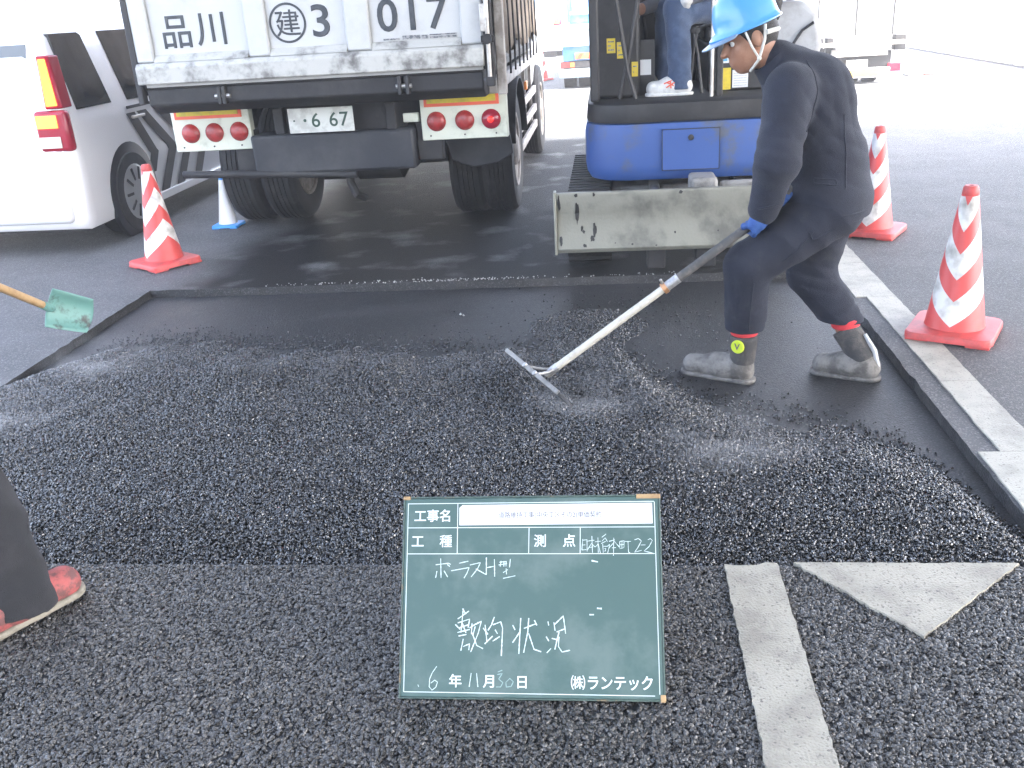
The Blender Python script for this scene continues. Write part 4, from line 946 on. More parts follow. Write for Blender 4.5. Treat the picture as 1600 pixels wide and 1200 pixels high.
# ================================================================== TRAFFIC CONES
def make_cone(label):
    c = thing('traffic_cone', label, 'cone', (0, 0, 0), 'red and white cones around the cut')
    p = []; b = .19; r = .05
    for cx, cy, a0 in ((b-r, -b+r, -90), (b-r, b-r, 0), (-b+r, b-r, 90), (-b+r, -b+r, 180)):
        for i in range(5): a = R(a0+22.5*i); p.append((cx+r*math.cos(a), cy+r*math.sin(a)))
    bm_ = MB().loft([[(x*k, y*k, z) for x, y in p] for k, z in ((1, .012), (1.0, .035), (.97, .043), (.7, .05))])
    for sx, sy in ((-1,-1), (1,-1), (1,1), (-1,1)): bm_.box(sx*.13-.05, sx*.13+.05, sy*.13-.05, sy*.13+.05, 0, .0125)
    bm_.build('base', cone_red, c)
    MB().lathe([(.135, .045), (.13, .06), (.037, .655), (.034, .66)], (0, 0, 0), 'Z', 40).build('cone_body', cone_tape, c, angle=60)
    MB().lathe([(.0345, .658), (.036, .664), (.033, .69), (.026, .7), (.012, .7), (.012, .68)], (0, 0, 0), 'Z', 24).build('cap', cone_red, c)
    return c
k1 = make_cone('red and white cone nearest the camera, standing on the pale edge line'); k1.location = (1.60, 4.38, 0); k1.rotation_euler.z = R(-28-90)
k2 = copy_tree(k1); k2.location = (1.735, 6.42, 0); k2.rotation_euler.z = R(60); k2['label'] = 'red and white cone half hidden behind the raking worker'
k3 = copy_tree(k1); k3.location = (-3.15, 6.22, 0); k3.rotation_euler.z = R(55); k3['label'] = 'red and white cone between the white van and the dump truck'
k5 = copy_tree(k1); k5.location = (-1.42, 21, 0); k5['label'] = 'tiny red and white cone beyond the front of the dump truck'
k4 = thing('blue_cone', 'blue and white cone mostly hidden behind the dump truck wheel', 'cone', (0, 0, 0))
for ch, m in (('base', cone_blue), ('cone_body', cone_white), ('cap', cone_blue)):
    src = [c for c in k1.children if c.name.split('.')[0] == ch][0]; o = src.copy(); o.data = src.data.copy(); o.data.materials[0] = m; col.objects.link(o); o.parent = k4
k4.location = (-3.145, 7.42, 0); k4.scale = (.58, .58, .58)

# ================================================================== CHALKBOARD
bd = thing('chalkboard', 'green construction chalkboard with white lettering propped on the old paving', 'chalkboard', (-.22, 1.8, 0))
B0 = Vector((-.537, 1.80, .014)); BX = Vector((1, 0, .006)).normalized(); BU = Vector((0, .27, .40)).normalized(); BN = BX.cross(BU)
BW, BH = .640, .484
def bpt(u, v, off=0): return B0+BX*u+BU*v+BN*off
def bslab(u0, u1, v0, v1, o0, o1): 
    return MB().add([bpt(u, v, o) for o in (o0, o1) for u, v in ((u0, v0), (u1, v0), (u1, v1), (u0, v1))], [(0,3,2,1),(4,5,6,7),(0,1,5,4),(1,2,6,5),(2,3,7,6),(3,0,4,7)])
pn = bslab(0, BW, 0, BH, -.018, 0).build('board_panel', board_green, bd, bevel=.003)
fr_ = bslab(-.002, BW+.002, -.004, 0, -.02, .001).build('bottom_edge', board_frame, bd, bevel=.0015)
bslab(-.004, 0, -.004, BH+.003, -.02, .001).build('side_edge', board_frame, bd, bevel=.0015)
bslab(BW, BW+.004, -.004, BH+.003, -.02, .001).build('side_edge', board_frame, bd, bevel=.0015)
bslab(-.002, BW+.002, BH, BH+.004, -.02, .001).build('top_edge', board_frame, bd, bevel=.0015)
bslab(BW-.055, BW+.0045, BH-.006, BH+.0055, -.0195, .0018).build('bare_corner', board_wood, bd, bevel=.002)
bslab(-.0048, .014, BH-.004, BH+.0055, -.0195, .0018).build('bare_corner', board_wood, bd, bevel=.002)
bslab(BW-.008, BW+.0048, -.0055, .012, -.0195, .0018).build('bare_corner', board_wood, bd, bevel=.002)
MB().tube([bpt(.12, .44, -.02), Vector((-.42, 2.22, .012))], .008, 8).build('prop_leg', alu, bd)
MB().tube([bpt(.52, .44, -.02), Vector((-.02, 2.22, .012))], .008, 8).build('prop_leg', alu, bd)
# plane map from the sheet the strokes were drawn on to board metres
SRC = [(634.8, 787.5), (1025.6, 782.2), (1041, 1097.2), (626, 1098)]; DST = [(0, BH), (BW, BH), (BW, 0), (0, 0)]
A_ = []; b_ = []
for (x, y), (u, v) in zip(SRC, DST): A_ += [[x, y, 1, 0, 0, 0, -u*x, -u*y], [0, 0, 0, x, y, 1, -v*x, -v*y]]; b_ += [u, v]
h_ = np.linalg.solve(np.array(A_), np.array(b_))
def uv(x, y): d = h_[6]*x+h_[7]*y+1; return (h_[0]*x+h_[1]*y+h_[2])/d, (h_[3]*x+h_[4]*y+h_[5])/d
def ribbon(mb, pts, w, off=.0012, jit=0):
    p = [Vector(uv(*q)) for q in pts]; out = []
    # subdivide and roughen
    r_ = []
    for i in range(len(p)-1):
        n = max(1, int((p[i+1]-p[i]).length/.004))
        for k in range(n): r_.append(p[i].lerp(p[i+1], k/n))
    r_.append(p[-1]); v = []; f = []
    for i, q in enumerate(r_):
        t = (r_[min(i+1, len(r_)-1)]-r_[max(i-1, 0)]); t = t.normalized() if t.length > 1e-9 else Vector((1, 0)); nrm = Vector((-t.y, t.x))
        ww = w*(1+jit*random.uniform(-.45, .35))/2; v += [bpt(*(q+nrm*ww), off), bpt(*(q-nrm*ww), off)]
    for i in range(len(r_)-1): f.append((2*i, 2*i+1, 2*i+3, 2*i+2))
    mb.add(v, f)
Z7 = lambda x, y: (610+x/3.4289, 770+y/3.4289)
for a, b in (((100, 88), (1402, 70)), ((102, 88), (75, 1096)), ((1404, 72), (1455, 1092)), ((75, 1096), (1430, 1100)), ((100, 215), (1408, 203)), ((97, 353), (1412, 343)), ((367, 84), (364, 350)), ((747, 211), (746, 347)), ((1018, 208), (1019, 345))):
    mb = MB(); ribbon(mb, [Z7(*a), Z7(*b)], .0017, .0008); mb.build('printed_line', print_white, pn, smooth=False)
pp = MB(); pts = [Z7(*q) for q in ((392, 94), (1392, 78), (1398, 185), (376, 200), (376, 108))]
v = [bpt(*uv(*q), .0014) for q in pts]; pp.add(v+[p-BN*.0011 for p in v], [tuple(range(5)), tuple(reversed(range(5, 10)))]+[(i, (i+1) % 5, (i+1) % 5+5, i+5) for i in range(5)])
ppo = pp.build('paper_strip', paper, pn, smooth=False)
def btext(s, zx, zy, size, m, par, bold=.02, sx=1, spacing=1, off=.0012):
    o = bpt(*uv(*Z7(zx, zy)), off); text(s, size, frame(o, BX, BU), m, 'lettering', par, bold=bold, extr=.0002, sx=sx, spacing=spacing)
btext('工事名', 230, 150, .0325, print_white, pn, bold=.02)
btext('工', 152, 286, .033, print_white, pn, bold=.02); btext('種', 303, 284, .033, print_white, pn, bold=.012)
btext('測', 805, 279, .033, print_white, pn, bold=.012); btext('点', 960, 277, .033, print_white, pn, bold=.02)
btext('年', 356, 1032, .033, print_white, pn, bold=.02); btext('月', 536, 1034, .033, print_white, pn, bold=.02); btext('日', 717, 1036, .033, print_white, pn, bold=.02)
btext('㈱', 1018, 1033, .036, print_white, pn, bold=.012); btext('ランテック', 1243, 1033, .036, print_white, pn, bold=.022, sx=.9)
btext('道路維持工事(中央工区その2)単価契約', 856, 144, .0168, ink_black, ppo, bold=.002, off=.0017, sx=.9)
ZD = lambda x, y: (630+x/7.62, 780+y/7.62); ZC = lambda x, y: (640+x/4, 880+y/4); ZE = lambda x, y: (900+x/11.43, 800+y/11.43)
def chalk_word(strokes, Zf, wd, m=chalk):
    mb = MB()
    for s in strokes: ribbon(mb, [Zf(*q) for q in s], wd, .0010+.0001*random.random(), .8)
    mb.build('chalk_writing', m, pn, smooth=False)
chalk_word([[(400,835),(560,815)],[(460,760),(465,990)],[(415,910),(400,990)],[(500,905),(545,980)],[(540,830),(570,855)],[(555,815),(578,830)]], ZD, .0021)
chalk_word([[(680,815),(790,790)],[(585,905),(800,865),(775,930),(740,990)]], ZD, .0022)
chalk_word([[(810,835),(935,805),(900,880),(825,975)],[(880,880),(1000,945)]], ZD, .0022)
chalk_word([[(1005,745),(1005,950)],[(1010,865),(1090,850)],[(1100,765),(1105,970)]], ZD, .0024)
chalk_word([[(1160,800),(1245,790)],[(1180,785),(1170,850)],[(1215,785),(1213,850)],[(1150,832),(1250,815)],[(1240,790),(1238,850)],[(1290,760),(1280,860)],[(1205,922),(1262,885)],[(1240,872),(1246,942)],[(1205,990),(1350,958)]], ZD, .0020)
chalk_word([[(310,375),(380,325)],[(345,310),(330,460)],[(340,310),(362,345)],[(295,410),(325,440)],[(310,400),(385,375),(375,430)],[(320,430),(380,410)],[(308,460),(385,440)],[(338,400),(362,462)],[(315,482),(365,472)],[(345,500),(330,575)],[(345,548),(385,530),(380,570)],[(400,420),(440,395)],[(385,430),(458,388),(440,460),(392,582)],[(400,460),(430,540),(470,560)],[(400,400),(396,470)],[(420,420),(405,480)]], ZC, .0026)
chalk_word([[(470,430),(500,470)],[(482,410),(495,520)],[(480,530),(530,480)],[(540,360),(522,410),(500,445)],[(530,410),(580,390),(592,430),(585,605)],[(545,440),(560,465)],[(530,512),(575,482)]], ZC, .0028)
chalk_word([[(655,410),(670,440)],[(655,520),(702,450)],[(705,365),(695,590)],[(725,430),(800,400)],[(755,365),(750,450),(725,582)],[(755,460),(790,560),(835,575)],[(790,378),(806,410)]], ZC, .0028)
chalk_word([[(875,385),(880,410)],[(865,480),(882,508)],[(870,582),(896,553)],[(912,390),(920,442)],[(915,405),(970,350),(986,460)],[(930,450),(980,430)],[(945,450),(935,490),(920,560)],[(945,480),(942,540),(965,575),(1015,563)],[(900,490),(940,500)]], ZC, .0027)
chalk_word([[(178,675),(150,715),(133,755),(130,805),(148,826),(172,808),(183,775),(165,762),(140,782)]], ZC, .0018)
chalk_word([[(396,715),(384,802)],[(430,715),(439,802)],[(58,792),(64,806)]], ZC, .0019)
chalk_word([[(560,722),(592,715),(570,750),(596,772),(582,800),(553,800)],[(640,745),(615,770),(618,800),(648,796),(662,766),(640,745)],[(563,706),(592,694)]], ZC, .0019, chalk_dim)
chalk_word([[(125,555),(112,750)],[(125,575),(200,565),(206,772)],[(118,660),(172,655)],[(115,745),(192,738)]], ZE, .0014)
chalk_word([[(210,590),(330,572)],[(285,500),(300,790)],[(285,620),(212,742)],[(290,640),(345,692)],[(245,702),(312,690)]], ZE, .0015)
chalk_word([[(392,528),(402,792)],[(345,600),(440,590)],[(395,640),(348,692)],[(400,640),(442,805)],[(460,522),(535,463)],[(462,592),(520,530),(562,602)],[(450,632),(532,590)],[(478,640),(490,792)],[(490,680),(562,678),(600,640)],[(600,650),(568,795)],[(502,722),(532,712),(530,762),(502,762)]], ZE, .0013)
chalk_word([[(588,592),(690,565)],[(670,530),(670,842)],[(665,620),(588,712)],[(680,590),(772,692)],[(640,706),(712,700)]], ZE, .0015)
chalk_word([[(778,592),(852,580),(852,700),(780,722),(776,592)],[(815,580),(815,712)],[(780,652),(850,642)],[(865,592),(972,590)],[(920,595),(934,780),(962,792)]], ZE, .0014)
chalk_word([[(1035,562),(1100,540),(1155,580),(1100,690),(1040,780),(1162,745)],[(1145,652),(1227,650)],[(1265,562),(1310,540),(1346,572),(1290,680),(1205,757),(1390,802)]], ZE, .0015)
chalk_word([[(1140,6),(1180,14)],[(1178,300),(1208,302)],[(1132,340),(1160,340)]], ZC, .004)

# ================================================================== PEOPLE
def nrm(v): v = np.array(v, float); return v/np.linalg.norm(v)
def head_prims(c, f, u):
    l = np.cross(u, f); A = np.array([f, l, u]); P = lambda a, b, d: c+a*f+b*l+d*u
    return [ell(P(-.012, 0, .022), (.098, .077, .1), A), ell(P(.025, 0, -.05), (.07, .06, .075), A), ell(P(.055, 0, -.1), (.028, .028, .022), A),
            seg(P(.086, 0, .012), P(.112, 0, -.028), .009, .014), ell(P(.075, 0, .03), (.022, .055, .014), A), ell(P(.082, 0, -.066), (.012, .024, .008), A), ell(P(.08, 0, -.08), (.012, .02, .007), A),
            ell(P(-.012, .078, -.012), (.02, .012, .034), A), ell(P(-.012, -.078, -.012), (.02, .012, .034), A), ell(P(.055, .035, -.03), (.025, .02, .022), A), ell(P(.055, -.035, -.03), (.025, .02, .022), A)], P, A
def face_bits(root, body, c, f, u, P):
    for s in (1, -1):
        e = MB().sphere(P(.072, s*.032, .004), .0125, 12, 8).build('eye', sticker_w, body)
        MB().sphere(P(.0815, s*.032, .004), .006, 10, 6).build('iris', hair, e)
        MB().tube([P(.088, s*.016, .026), P(.088, s*.032, .031), P(.078, s*.052, .026)], .0045, 6).build('eyebrow', hair, body)
    MB().tube([P(.082, -.024, -.073), P(.0925, 0, -.0725), P(.082, .024, -.073)], .0025, 6).build('mouth', lamp_red, body)
def hat(root, c, f, u, m_shell, P, A):
    l = np.cross(u, f); rings = []
    n = 40; prof = [(1.09, .0), (1.10, .006), (1.05, .012), (1.02, .03), (1.0, .06), (.95, .095), (.84, .13), (.66, .155), (.42, .17), (.2, .176), (.02, .178)]
    for k, z in prof:
        ring_ = []
        for i in range(n):
            a = 2*math.pi*i/n; ex_ = math.cos(a)
            br = .022*max(0, ex_)**3 if z < .013 else 0
            ring_.append(c+f*((.126*k+br)*math.cos(a)-.01)+l*(.102*k*math.sin(a))+u*(z*.92+.034))
        rings.append(ring_)
    hm = MB().loft(rings).build('helmet', m_shell, root, angle=50)
    vz = []
    for k in range(13):
        a = R(-62+124*k/12); x = .126*1.08*math.cos(a)+.008; y = .102*1.08*math.sin(a); w_ = .042*math.cos(a*1.35)
        vz.append([c+f*(x-.012)+l*y+u*.038, c+f*(x-.012)+l*y+u*.032, c+f*(x+w_)+l*y*1.03+u*(.026-.012*max(0, w_/.05)), c+f*(x+w_)+l*y*1.03+u*(.030-.012*max(0, w_/.05))])
    MB().loft(vz).build('visor', visor_m, hm)
    rg = [c+f*(.135*math.cos(a))+l*(.11*math.sin(a))+u*(.05) for a in np.linspace(0, 2*math.pi, 40)]
    for s in (1, -1):
        MB().tube([P(-.05, s*.098, .03), P(-.035, s*.092, -.02), P(.005, s*.078, -.085), P(.04, s*.03, -.12)], .0055, 6).build('chin_strap', strap_m, hm)
        MB().tube([P(.03, s*.098, .03), P(.02, s*.088, -.03), P(.005, s*.08, -.08)], .0045, 6).build('chin_strap', strap_m, hm)
        MB().sphere(P(.005, s*.081, -.082), .009, 10, 8).build('strap_button', strap_m, hm)
    MB().tube([P(-.045, .1, -.0), P(-.1, .07, -.008), P(-.118, 0, -.012), P(-.1, -.07, -.008), P(-.045, -.1, -.0)], .009, 8).build('headband', strap_m, hm)
    return hm
def hand_prims(w, grip, axis, palm_n, flip=1, k=1.0):
    """hand closed round a bar: wrist w, bar point grip, bar axis, palm_n from bar towards the back of the hand"""
    w, grip = np.array(w, float), np.array(grip, float); ax = nrm(axis); pn_ = nrm(np.array(palm_n)-np.dot(palm_n, ax)*ax); t = np.cross(ax, pn_)*flip
    pr = [seg(w, grip+pn_*.035, .03*k, .034*k)]
    for i, (o, ln) in enumerate(((-.033, .9), (-.011, 1.0), (.011, .97), (.033, .8))):
        b = grip+ax*o; kn = b+pn_*.036+t*.018; m1 = b+t*.036+pn_*.002; m2 = b+t*.012-pn_*.030*ln; m3 = b-t*.014-pn_*.024*ln
        pr += [seg(grip+ax*o*.9+pn_*.036, kn, .013), seg(kn, m1, .011, .0105), seg(m1, m2, .0105, .0095), seg(m2, m3, .0095, .0085)]
    th = grip-ax*.045
    pr += [seg(grip+pn_*.03-ax*.02, th-t*.022+pn_*.01, .014, .012), seg(th-t*.022+pn_*.01, th-t*.005-pn_*.026, .012, .0095)]
    return pr
def boot(root, heel, toe, ankle, m_foot, m_shaft, zg, name='boot', shaft_top=None, sole_m=None, shaft_r=.058):
    heel, toe, ankle = map(lambda q: np.array(q, float), (heel, toe, ankle)); d = nrm(toe-heel); L_ = np.linalg.norm(toe-heel); up = V3(0, 0, 1)
    side = np.cross(up, d); h = lambda a, z: heel+d*L_*a+up*z
    pr = [seg(h(.14, .05), h(.4, .05), .047, .05), seg(h(.4, .05), h(.82, .046), .05, .05), seg(h(.18, .07), h(.52, .075), .044, .042), seg(h(.2, .07), ankle, .044, .05)]
    b = sdf_mesh(name, pr, m_foot, root, .008, .03, clips=[(heel-up*.0, -up)] if False else [(h(0, .012), -up)], folds=.002, smooth_it=2)
    sp = [seg(h(.13, .012), h(.5, .012), .05, .048), seg(h(.5, .012), h(.83, .012), .05, .054)]
    sdf_mesh('sole', sp, sole_m or m_foot, b, .007, .02, clips=[(h(0, .022), up), (h(0, .0), -up)], smooth_it=1)
    if shaft_top is not None: sdf_mesh('boot_shaft', [seg(ankle-up*.0, shaft_top, shaft_r, shaft_r+.006)], m_shaft, b, .008, .02, clips=[(shaft_top, np.array(shaft_top)-ankle)], folds=.002, smooth_it=2)
    return b

# ---- worker raking
wk = thing('person', 'worker in navy clothes and blue helmet bending over a rake', 'person', (.75, 3.98, -.05))
hc = V3(.548, 4.0, 1.392); hf = nrm((-.93, -.14, -.33)); hu = nrm(V3(-.33, 0, .93)-np.dot(V3(-.33, 0, .93), hf)*hf)
hp, P_, A_h = head_prims(hc, hf, hu)
SHL, SHR = V3(.685, 3.83, 1.205), V3(.73, 4.17, 1.22); ELL, ELR = V3(.638, 3.74, .95), V3(.80, 4.27, .99); WRL, WRR = V3(.605, 3.825, .735), V3(.735, 4.02, .825)
CH, WA, PE = V3(.80, 4.0, 1.10), V3(.885, 4.0, .90), V3(.905, 4.0, .76)
HL, HR = V3(.88, 3.91, .72), V3(.93, 4.09, .72); KL, KR = V3(.565, 3.88, .50), V3(.865, 4.10, .40); AL, AR = V3(.565, 3.965, .09), V3(1.05, 4.0, .10)
G1, G2 = V3(.575, 3.85, .688), V3(.70, 3.92, .79); gax = nrm(G2-G1)
body_pr = hp+[seg(hc-hu*.06-hf*.04, V3(.685, 4.0, 1.255), .055, .062), seg(V3(.70, 4.0, 1.22), CH, .09, .12), seg(CH, WA, .12, .11), seg(WA, PE, .11, .12),
    seg(SHL, SHR, .06), seg(SHL, ELL, .05, .042), seg(ELL, WRL, .04, .028), seg(SHR, ELR, .05, .042), seg(ELR, WRR, .04, .028),
    seg(HL, KL, .075, .052), seg(KL, AL, .05, .036), seg(HR, KR, .075, .052), seg(KR, AR, .05, .036)]
body_pr += [seg(WRL, G1+V3(.01, -.03, .01), .026, .018), seg(WRR, G2+V3(0, .03, .01), .026, .018)]
bdy = sdf_mesh('body', body_pr, skin, wk, .0075, .018, smooth_it=1)
face_bits(wk, bdy, hc, hf, hu, P_)
sdf_mesh('hair', [ell(P_(-.016, 0, .024), (.106, .084, .104), A_h), seg(P_(-.075, 0, -.01), P_(-.07, 0, -.05), .045, .03)], hair, bdy, .007, .02, clips=[(P_(.03, 0, 0), hf*.9-hu*.45), (P_(0, 0, -.07), -hu)], smooth_it=1, subtract=[ell(P_(.05, 0, -.06), (.1, .1, .075), A_h)])
hat(wk, hc, hf, hu, helmet_blue, P_, A_h)
jk = [seg(V3(.69, 4.0, 1.275), V3(.665, 4.0, 1.305), .085, .072), seg(V3(.73, 4.0, 1.22), CH, .125, .165), ell(V3(.82, 4.0, 1.16), (.145, .175, .16)), seg(CH, WA-V3(.018, 0, 0), .166, .166), seg(WA-V3(.018, 0, 0), V3(.885, 4.0, .74), .166, .17), ell(V3(.885, 4.0, .74), (.185, .215, .17)),
      seg(SHL+[.02, .04, -.02], SHR+[.02, -.04, -.02], .095), seg(SHL, ELL, .096, .084), seg(ELL, ELL+(WRL-ELL)*.93, .082, .062), seg(SHR, ELR, .085, .07), seg(ELR, ELR+(WRR-ELR)*.9, .072, .056), seg(V3(.98, 4.0, .80), V3(1.02, 4.0, .755), .07, .04)]
jk_o = sdf_mesh('jacket', jk, navy, wk, .008, .04, clips=[(V3(.95, 4.0, .675), (.16, 0, -1))], folds=.004, smooth_it=2,
    wr=[(ELL, (.3, .2, 1), .11, .016, .05), (SHL+V3(.08, 0, -.1), (.8, .1, .6), .14, .014, .06), (V3(.95, 3.87, .95), (.35, .2, 1), .17, .013, .07), (V3(.80, 3.85, .80), (-.6, 0, 1), .14, .014, .055), (V3(.90, 3.88, 1.15), (1, .1, .25), .16, .010, .07), (ELL+(WRL-ELL)*.7, (0, 0, 1), .07, .010, .035), (V3(1.0, 3.95, .78), (.2, .1, 1), .12, .012, .06)])
cn_ = nrm(hc-hu*.05-hf*.04-V3(.70, 4.0, 1.24)); c1 = nrm(np.cross(cn_, V3(0, 1, 0))); nb_ = V3(.655, 4.0, 1.29)
MB().loft([[nb_+cn_*z+c1*math.cos(a)*r_+V3(0, 1, 0)*math.sin(a)*r_*1.05 for a in np.linspace(0, 2*math.pi, 24, endpoint=False)] for z, r_ in ((-.03, .092), (0, .084), (.028, .078), (.03, .070), (-.02, .066))], cap=False).build('collar', navy, wk)
def leg_cloth(H_, K_, A_, hem): return [seg(H_, K_, .128, .1), seg(K_, hem, .098, .082)]
hemL, hemR = V3(.565, 3.95, .185), V3(1.015, 4.025, .175)
tr = [ell(V3(.90, 4.0, .71), (.15, .165, .13))]+leg_cloth(HL, KL, AL, hemL)+leg_cloth(HR, KR, AR, hemR)
tr_o = sdf_mesh('trousers', tr, navy_dust, wk, .008, .03, clips=[(V3(.9, 4, .2), (0, 0, -1))], folds=.005, smooth_it=2,
    wr=[(KL+V3(.04, 0, 0), (-.5, 0, 1), .11, .018, .05), (V3(.78, 3.85, .62), (1, 0, .4), .15, .016, .06), (hemL+V3(0, 0, .07), (.1, 0, 1), .1, .013, .045), (KR+V3(-.02, -.05, 0), (.3, 0, 1), .11, .018, .05), (hemR+V3(0, 0, .07), (-.4, 0, 1), .1, .013, .045), (V3(.92, 3.93, .56), (.5, 0, 1), .13, .016, .06), (KL+V3(0, 0, -.16), (.2, 0, 1), .1, .010, .05)])
from mathutils.bvhtree import BVHTree
def seam(o, pts, r_, nm, m):
    """stitched line lying on the camera-side face of a garment"""
    bv = BVHTree.FromPolygons([v.co for v in o.data.vertices], [tuple(p.vertices) for p in o.data.polygons]); out = []
    for i in range(len(pts)-1):
        for k in range(8):
            t = k/8; x, z = [pts[i][j]*(1-t)+pts[i+1][j]*t for j in (0, 1)]; h_ = bv.ray_cast(Vector((x, 3.2, z)), Vector((0, 1, 0)))
            if h_[0] is not None: out.append(h_[0]+Vector((0, -.0005, 0)))
    if len(out) > 3: MB().tube(out, r_, 6).build(nm, m, o)
seam(jk_o, [(.76, 1.30), (.785, 1.2), (.765, 1.1), (.735, 1.05)], .0035, 'shoulder_seam', navy)
seam(jk_o, [(.72, .735), (.82, .725), (.93, .715), (1.02, .725)], .004, 'hem_seam', navy)
seam(jk_o, [(.90, 1.1), (.915, .95), (.92, .8)], .003, 'side_seam', navy)
seam(jk_o, [(.80, .86), (.88, .855), (.885, .835), (.80, .84), (.80, .86)], .003, 'pocket_flap', navy)
seam(jk_o, [(.575, .765), (.66, .785)], .0045, 'cuff_seam', navy)
seam(tr_o, [(.80, .66), (.74, .585), (.68, .53)], .003, 'side_seam', navy_dust)
seam(tr_o, [(.88, .66), (.80, .62), (.78, .66)], .0035, 'pocket_edge', navy_dust)
seam(tr_o, [(.575, .45), (.57, .3), (.57, .21)], .003, 'side_seam', navy_dust)
gl = sdf_mesh('glove', hand_prims(WRL, G1, gax, (.3, -1, .25), k=1.12)+[seg(WRL, WRL+(ELL-WRL)*.22, .036, .04)], glove_blue, wk, .005, .008, smooth_it=1)
sdf_mesh('glove', hand_prims(WRR, G2, gax, (.1, 1, .35), -1, 1.12)+[seg(WRR, WRR+(ELR-WRR)*.22, .036, .04)], glove_blue, wk, .005, .008, smooth_it=1)
for heel, toe, ank, top, hem in (((.615, 3.93, -.05), (.305, 4.10, -.05), V3(.565, 3.958, .06), V3(.567, 3.953, .172), hemL), ((1.145, 3.93, -.05), (.885, 4.06, -.05), V3(1.075, 3.965, .06), V3(1.008, 4.01, .17), hemR)):
    b_o = boot(wk, heel, toe, ank, boot_grey, boot_dark, -.05, shaft_top=top, shaft_r=.056)
    sdf_mesh('sock', [seg(top+V3(0, 0, .008), top+V3(0, 0, .06), .06, .062)], sock_red, wk, .008, .01, clips=[(top+V3(0, 0, .05), (0, 0, 1)), (top+V3(0, 0, .002), (0, 0, -1))], smooth_it=1)
MB().tube([V3(1.135, 3.925, .02), V3(1.118, 3.93, .09), V3(1.078, 3.95, .16)], [.012, .012, .008], 8).build('heel_strip', hood_grey, wk)
lg_ = MB().lathe([(.03, 0), (.03, -.006), (.027, -.009), (.001, -.009)], (0, 0, 0), 'Y', 20); lgo = lg_.build('boot_badge', logo_y, wk); lgo.location = (Vector((.535, 3.899, .135))-wk.location); lgo.rotation_euler.z = R(-32)
text('V', .04, frame((.5295, 3.8895, .137), (.85, -.53, 0), (0, 0, 1)), ink_black, 'badge_mark', wk, bold=.02)
# ---- the rake he pushes
lu = thing('asphalt_rake', 'long handled asphalt rake with white pole held by the bending worker', 'rake', (-.3, 3.83, .02))
Pa = Vector((-.258, 3.82, .082)); Pb = Vector((.575, 3.85, .688)); dv = (Pb-Pa).normalized(); Pe = Vector(G2)+dv*.06
jn_ = Pa.lerp(Pb, .595)
MB().tube([Pa, jn_], .0165, 14).build('pole', pole_white, lu); MB().tube([jn_-dv*.01, Pb, Pe], .0185, 14).build('grip', pole_grip, lu)
MB().tube([jn_-dv*.03, jn_+dv*.045], .0205, 14).build('pole_sleeve', alu, lu); MB().tube([jn_-dv*.035, jn_-dv*.015], .025, 14).build('clamp', copper, lu)
MB().tube([jn_-dv*.025+Vector((0, 0, .0)), jn_-dv*.025+Vector((-.02, -.01, .04))], .006, 8).build('clamp_bolt', steel, lu)
h0, h1 = Vector((-.47, 4.04, .066)), Vector((-.20, 3.515, .062)); hx = (h1-h0).normalized(); hm_ = (h0+h1)/2
hz = dv.cross(hx).normalized(); hz = hz if hz.z > 0 else -hz; hy = hz.cross(hx)
Mh = Matrix((hx, hy, hz)).transposed()
MB().obox(hm_, ((h1-h0).length, .014, .085), Mh).build('rake_head', under_metal, lu, bevel=.003)
MB().obox(hm_+hz*.043, ((h1-h0).length*.97, .02, .014), Mh).build('head_rib', exc_grey, lu, bevel=.003)
for s in (-1, 1): MB().tube([Pa, Pa.lerp(hm_, .45)+hx*s*.022+hz*.008, hm_+hx*s*.055+hz*.042], .007, 8).build('brace', alu, lu)
MB().tube([Pa-dv*.05, Pa+dv*.015], .019, 12).build('socket', alu, lu)
for s in (-1, 1): MB().cyl(hm_+hx*s*.055+hz*.04, hm_+hx*s*.055+hz*.056, .012, n=10).build('head_bolt', steel, lu)

# ---- worker stepping in from the left with a shovel
w2 = thing('person', 'worker in dark trousers and red shoes stepping in at the left edge', 'person', (-2.05, 1.95, 0))
hc = V3(-2.02, 2.12, 1.56); hf = nrm((.45, .8, -.35)); hu = nrm(V3(.15, .25, .95)-np.dot(V3(.15, .25, .95), hf)*hf)
hp, P_, A_h = head_prims(hc, hf, hu); dfw = nrm((.45, .85, 0)); rt = V3(dfw[1], -dfw[0], 0)
PE = V3(-2.1, 1.95, .88); CH = V3(-2.05, 2.02, 1.22)
SHL, SHR = CH-rt*.18+V3(0, 0, .1), CH+rt*.18+V3(0, 0, .1)
SV0 = V3(-2.415, 3.68, .46); SV1 = V3(-2.38, 3.33, .66); sdir = nrm(SV1-SV0)
GL, GR = SV0+sdir*.80, SV0+sdir*1.12
HR, HL = PE+rt*.09, PE-rt*.09; KR, KL = V3(-1.83, 2.19, .52), V3(-2.36, 2.02, .48); AR, AL = V3(-1.70, 2.11, .1), V3(-2.5, 1.72, .1)
ELR, ELL = (SHR+GR)/2+V3(.1, -.06, -.12), (SHL+GL)/2+V3(-.1, .0, -.1)
bp2 = hp+[seg(hc-hu*.06-hf*.03, CH+V3(0, 0, .18), .055, .06), seg(CH, PE, .12, .12), seg(SHL, SHR, .06)]
for a, b in ((SHL, ELL), (ELL, GL), (SHR, ELR), (ELR, GR)): bp2.append(seg(a, b, .046, .036))
for a, b in ((HL, KL), (HR, KR)): bp2.append(seg(a, b, .07, .05))
for a, b in ((KL, AL), (KR, AR)): bp2.append(seg(a, b, .048, .036))
b2 = sdf_mesh('body', bp2, skin, w2, .011, .02, smooth_it=1); face_bits(w2, b2, hc, hf, hu, P_)
hat(w2, hc, hf, hu, helmet_blue, P_, A_h)
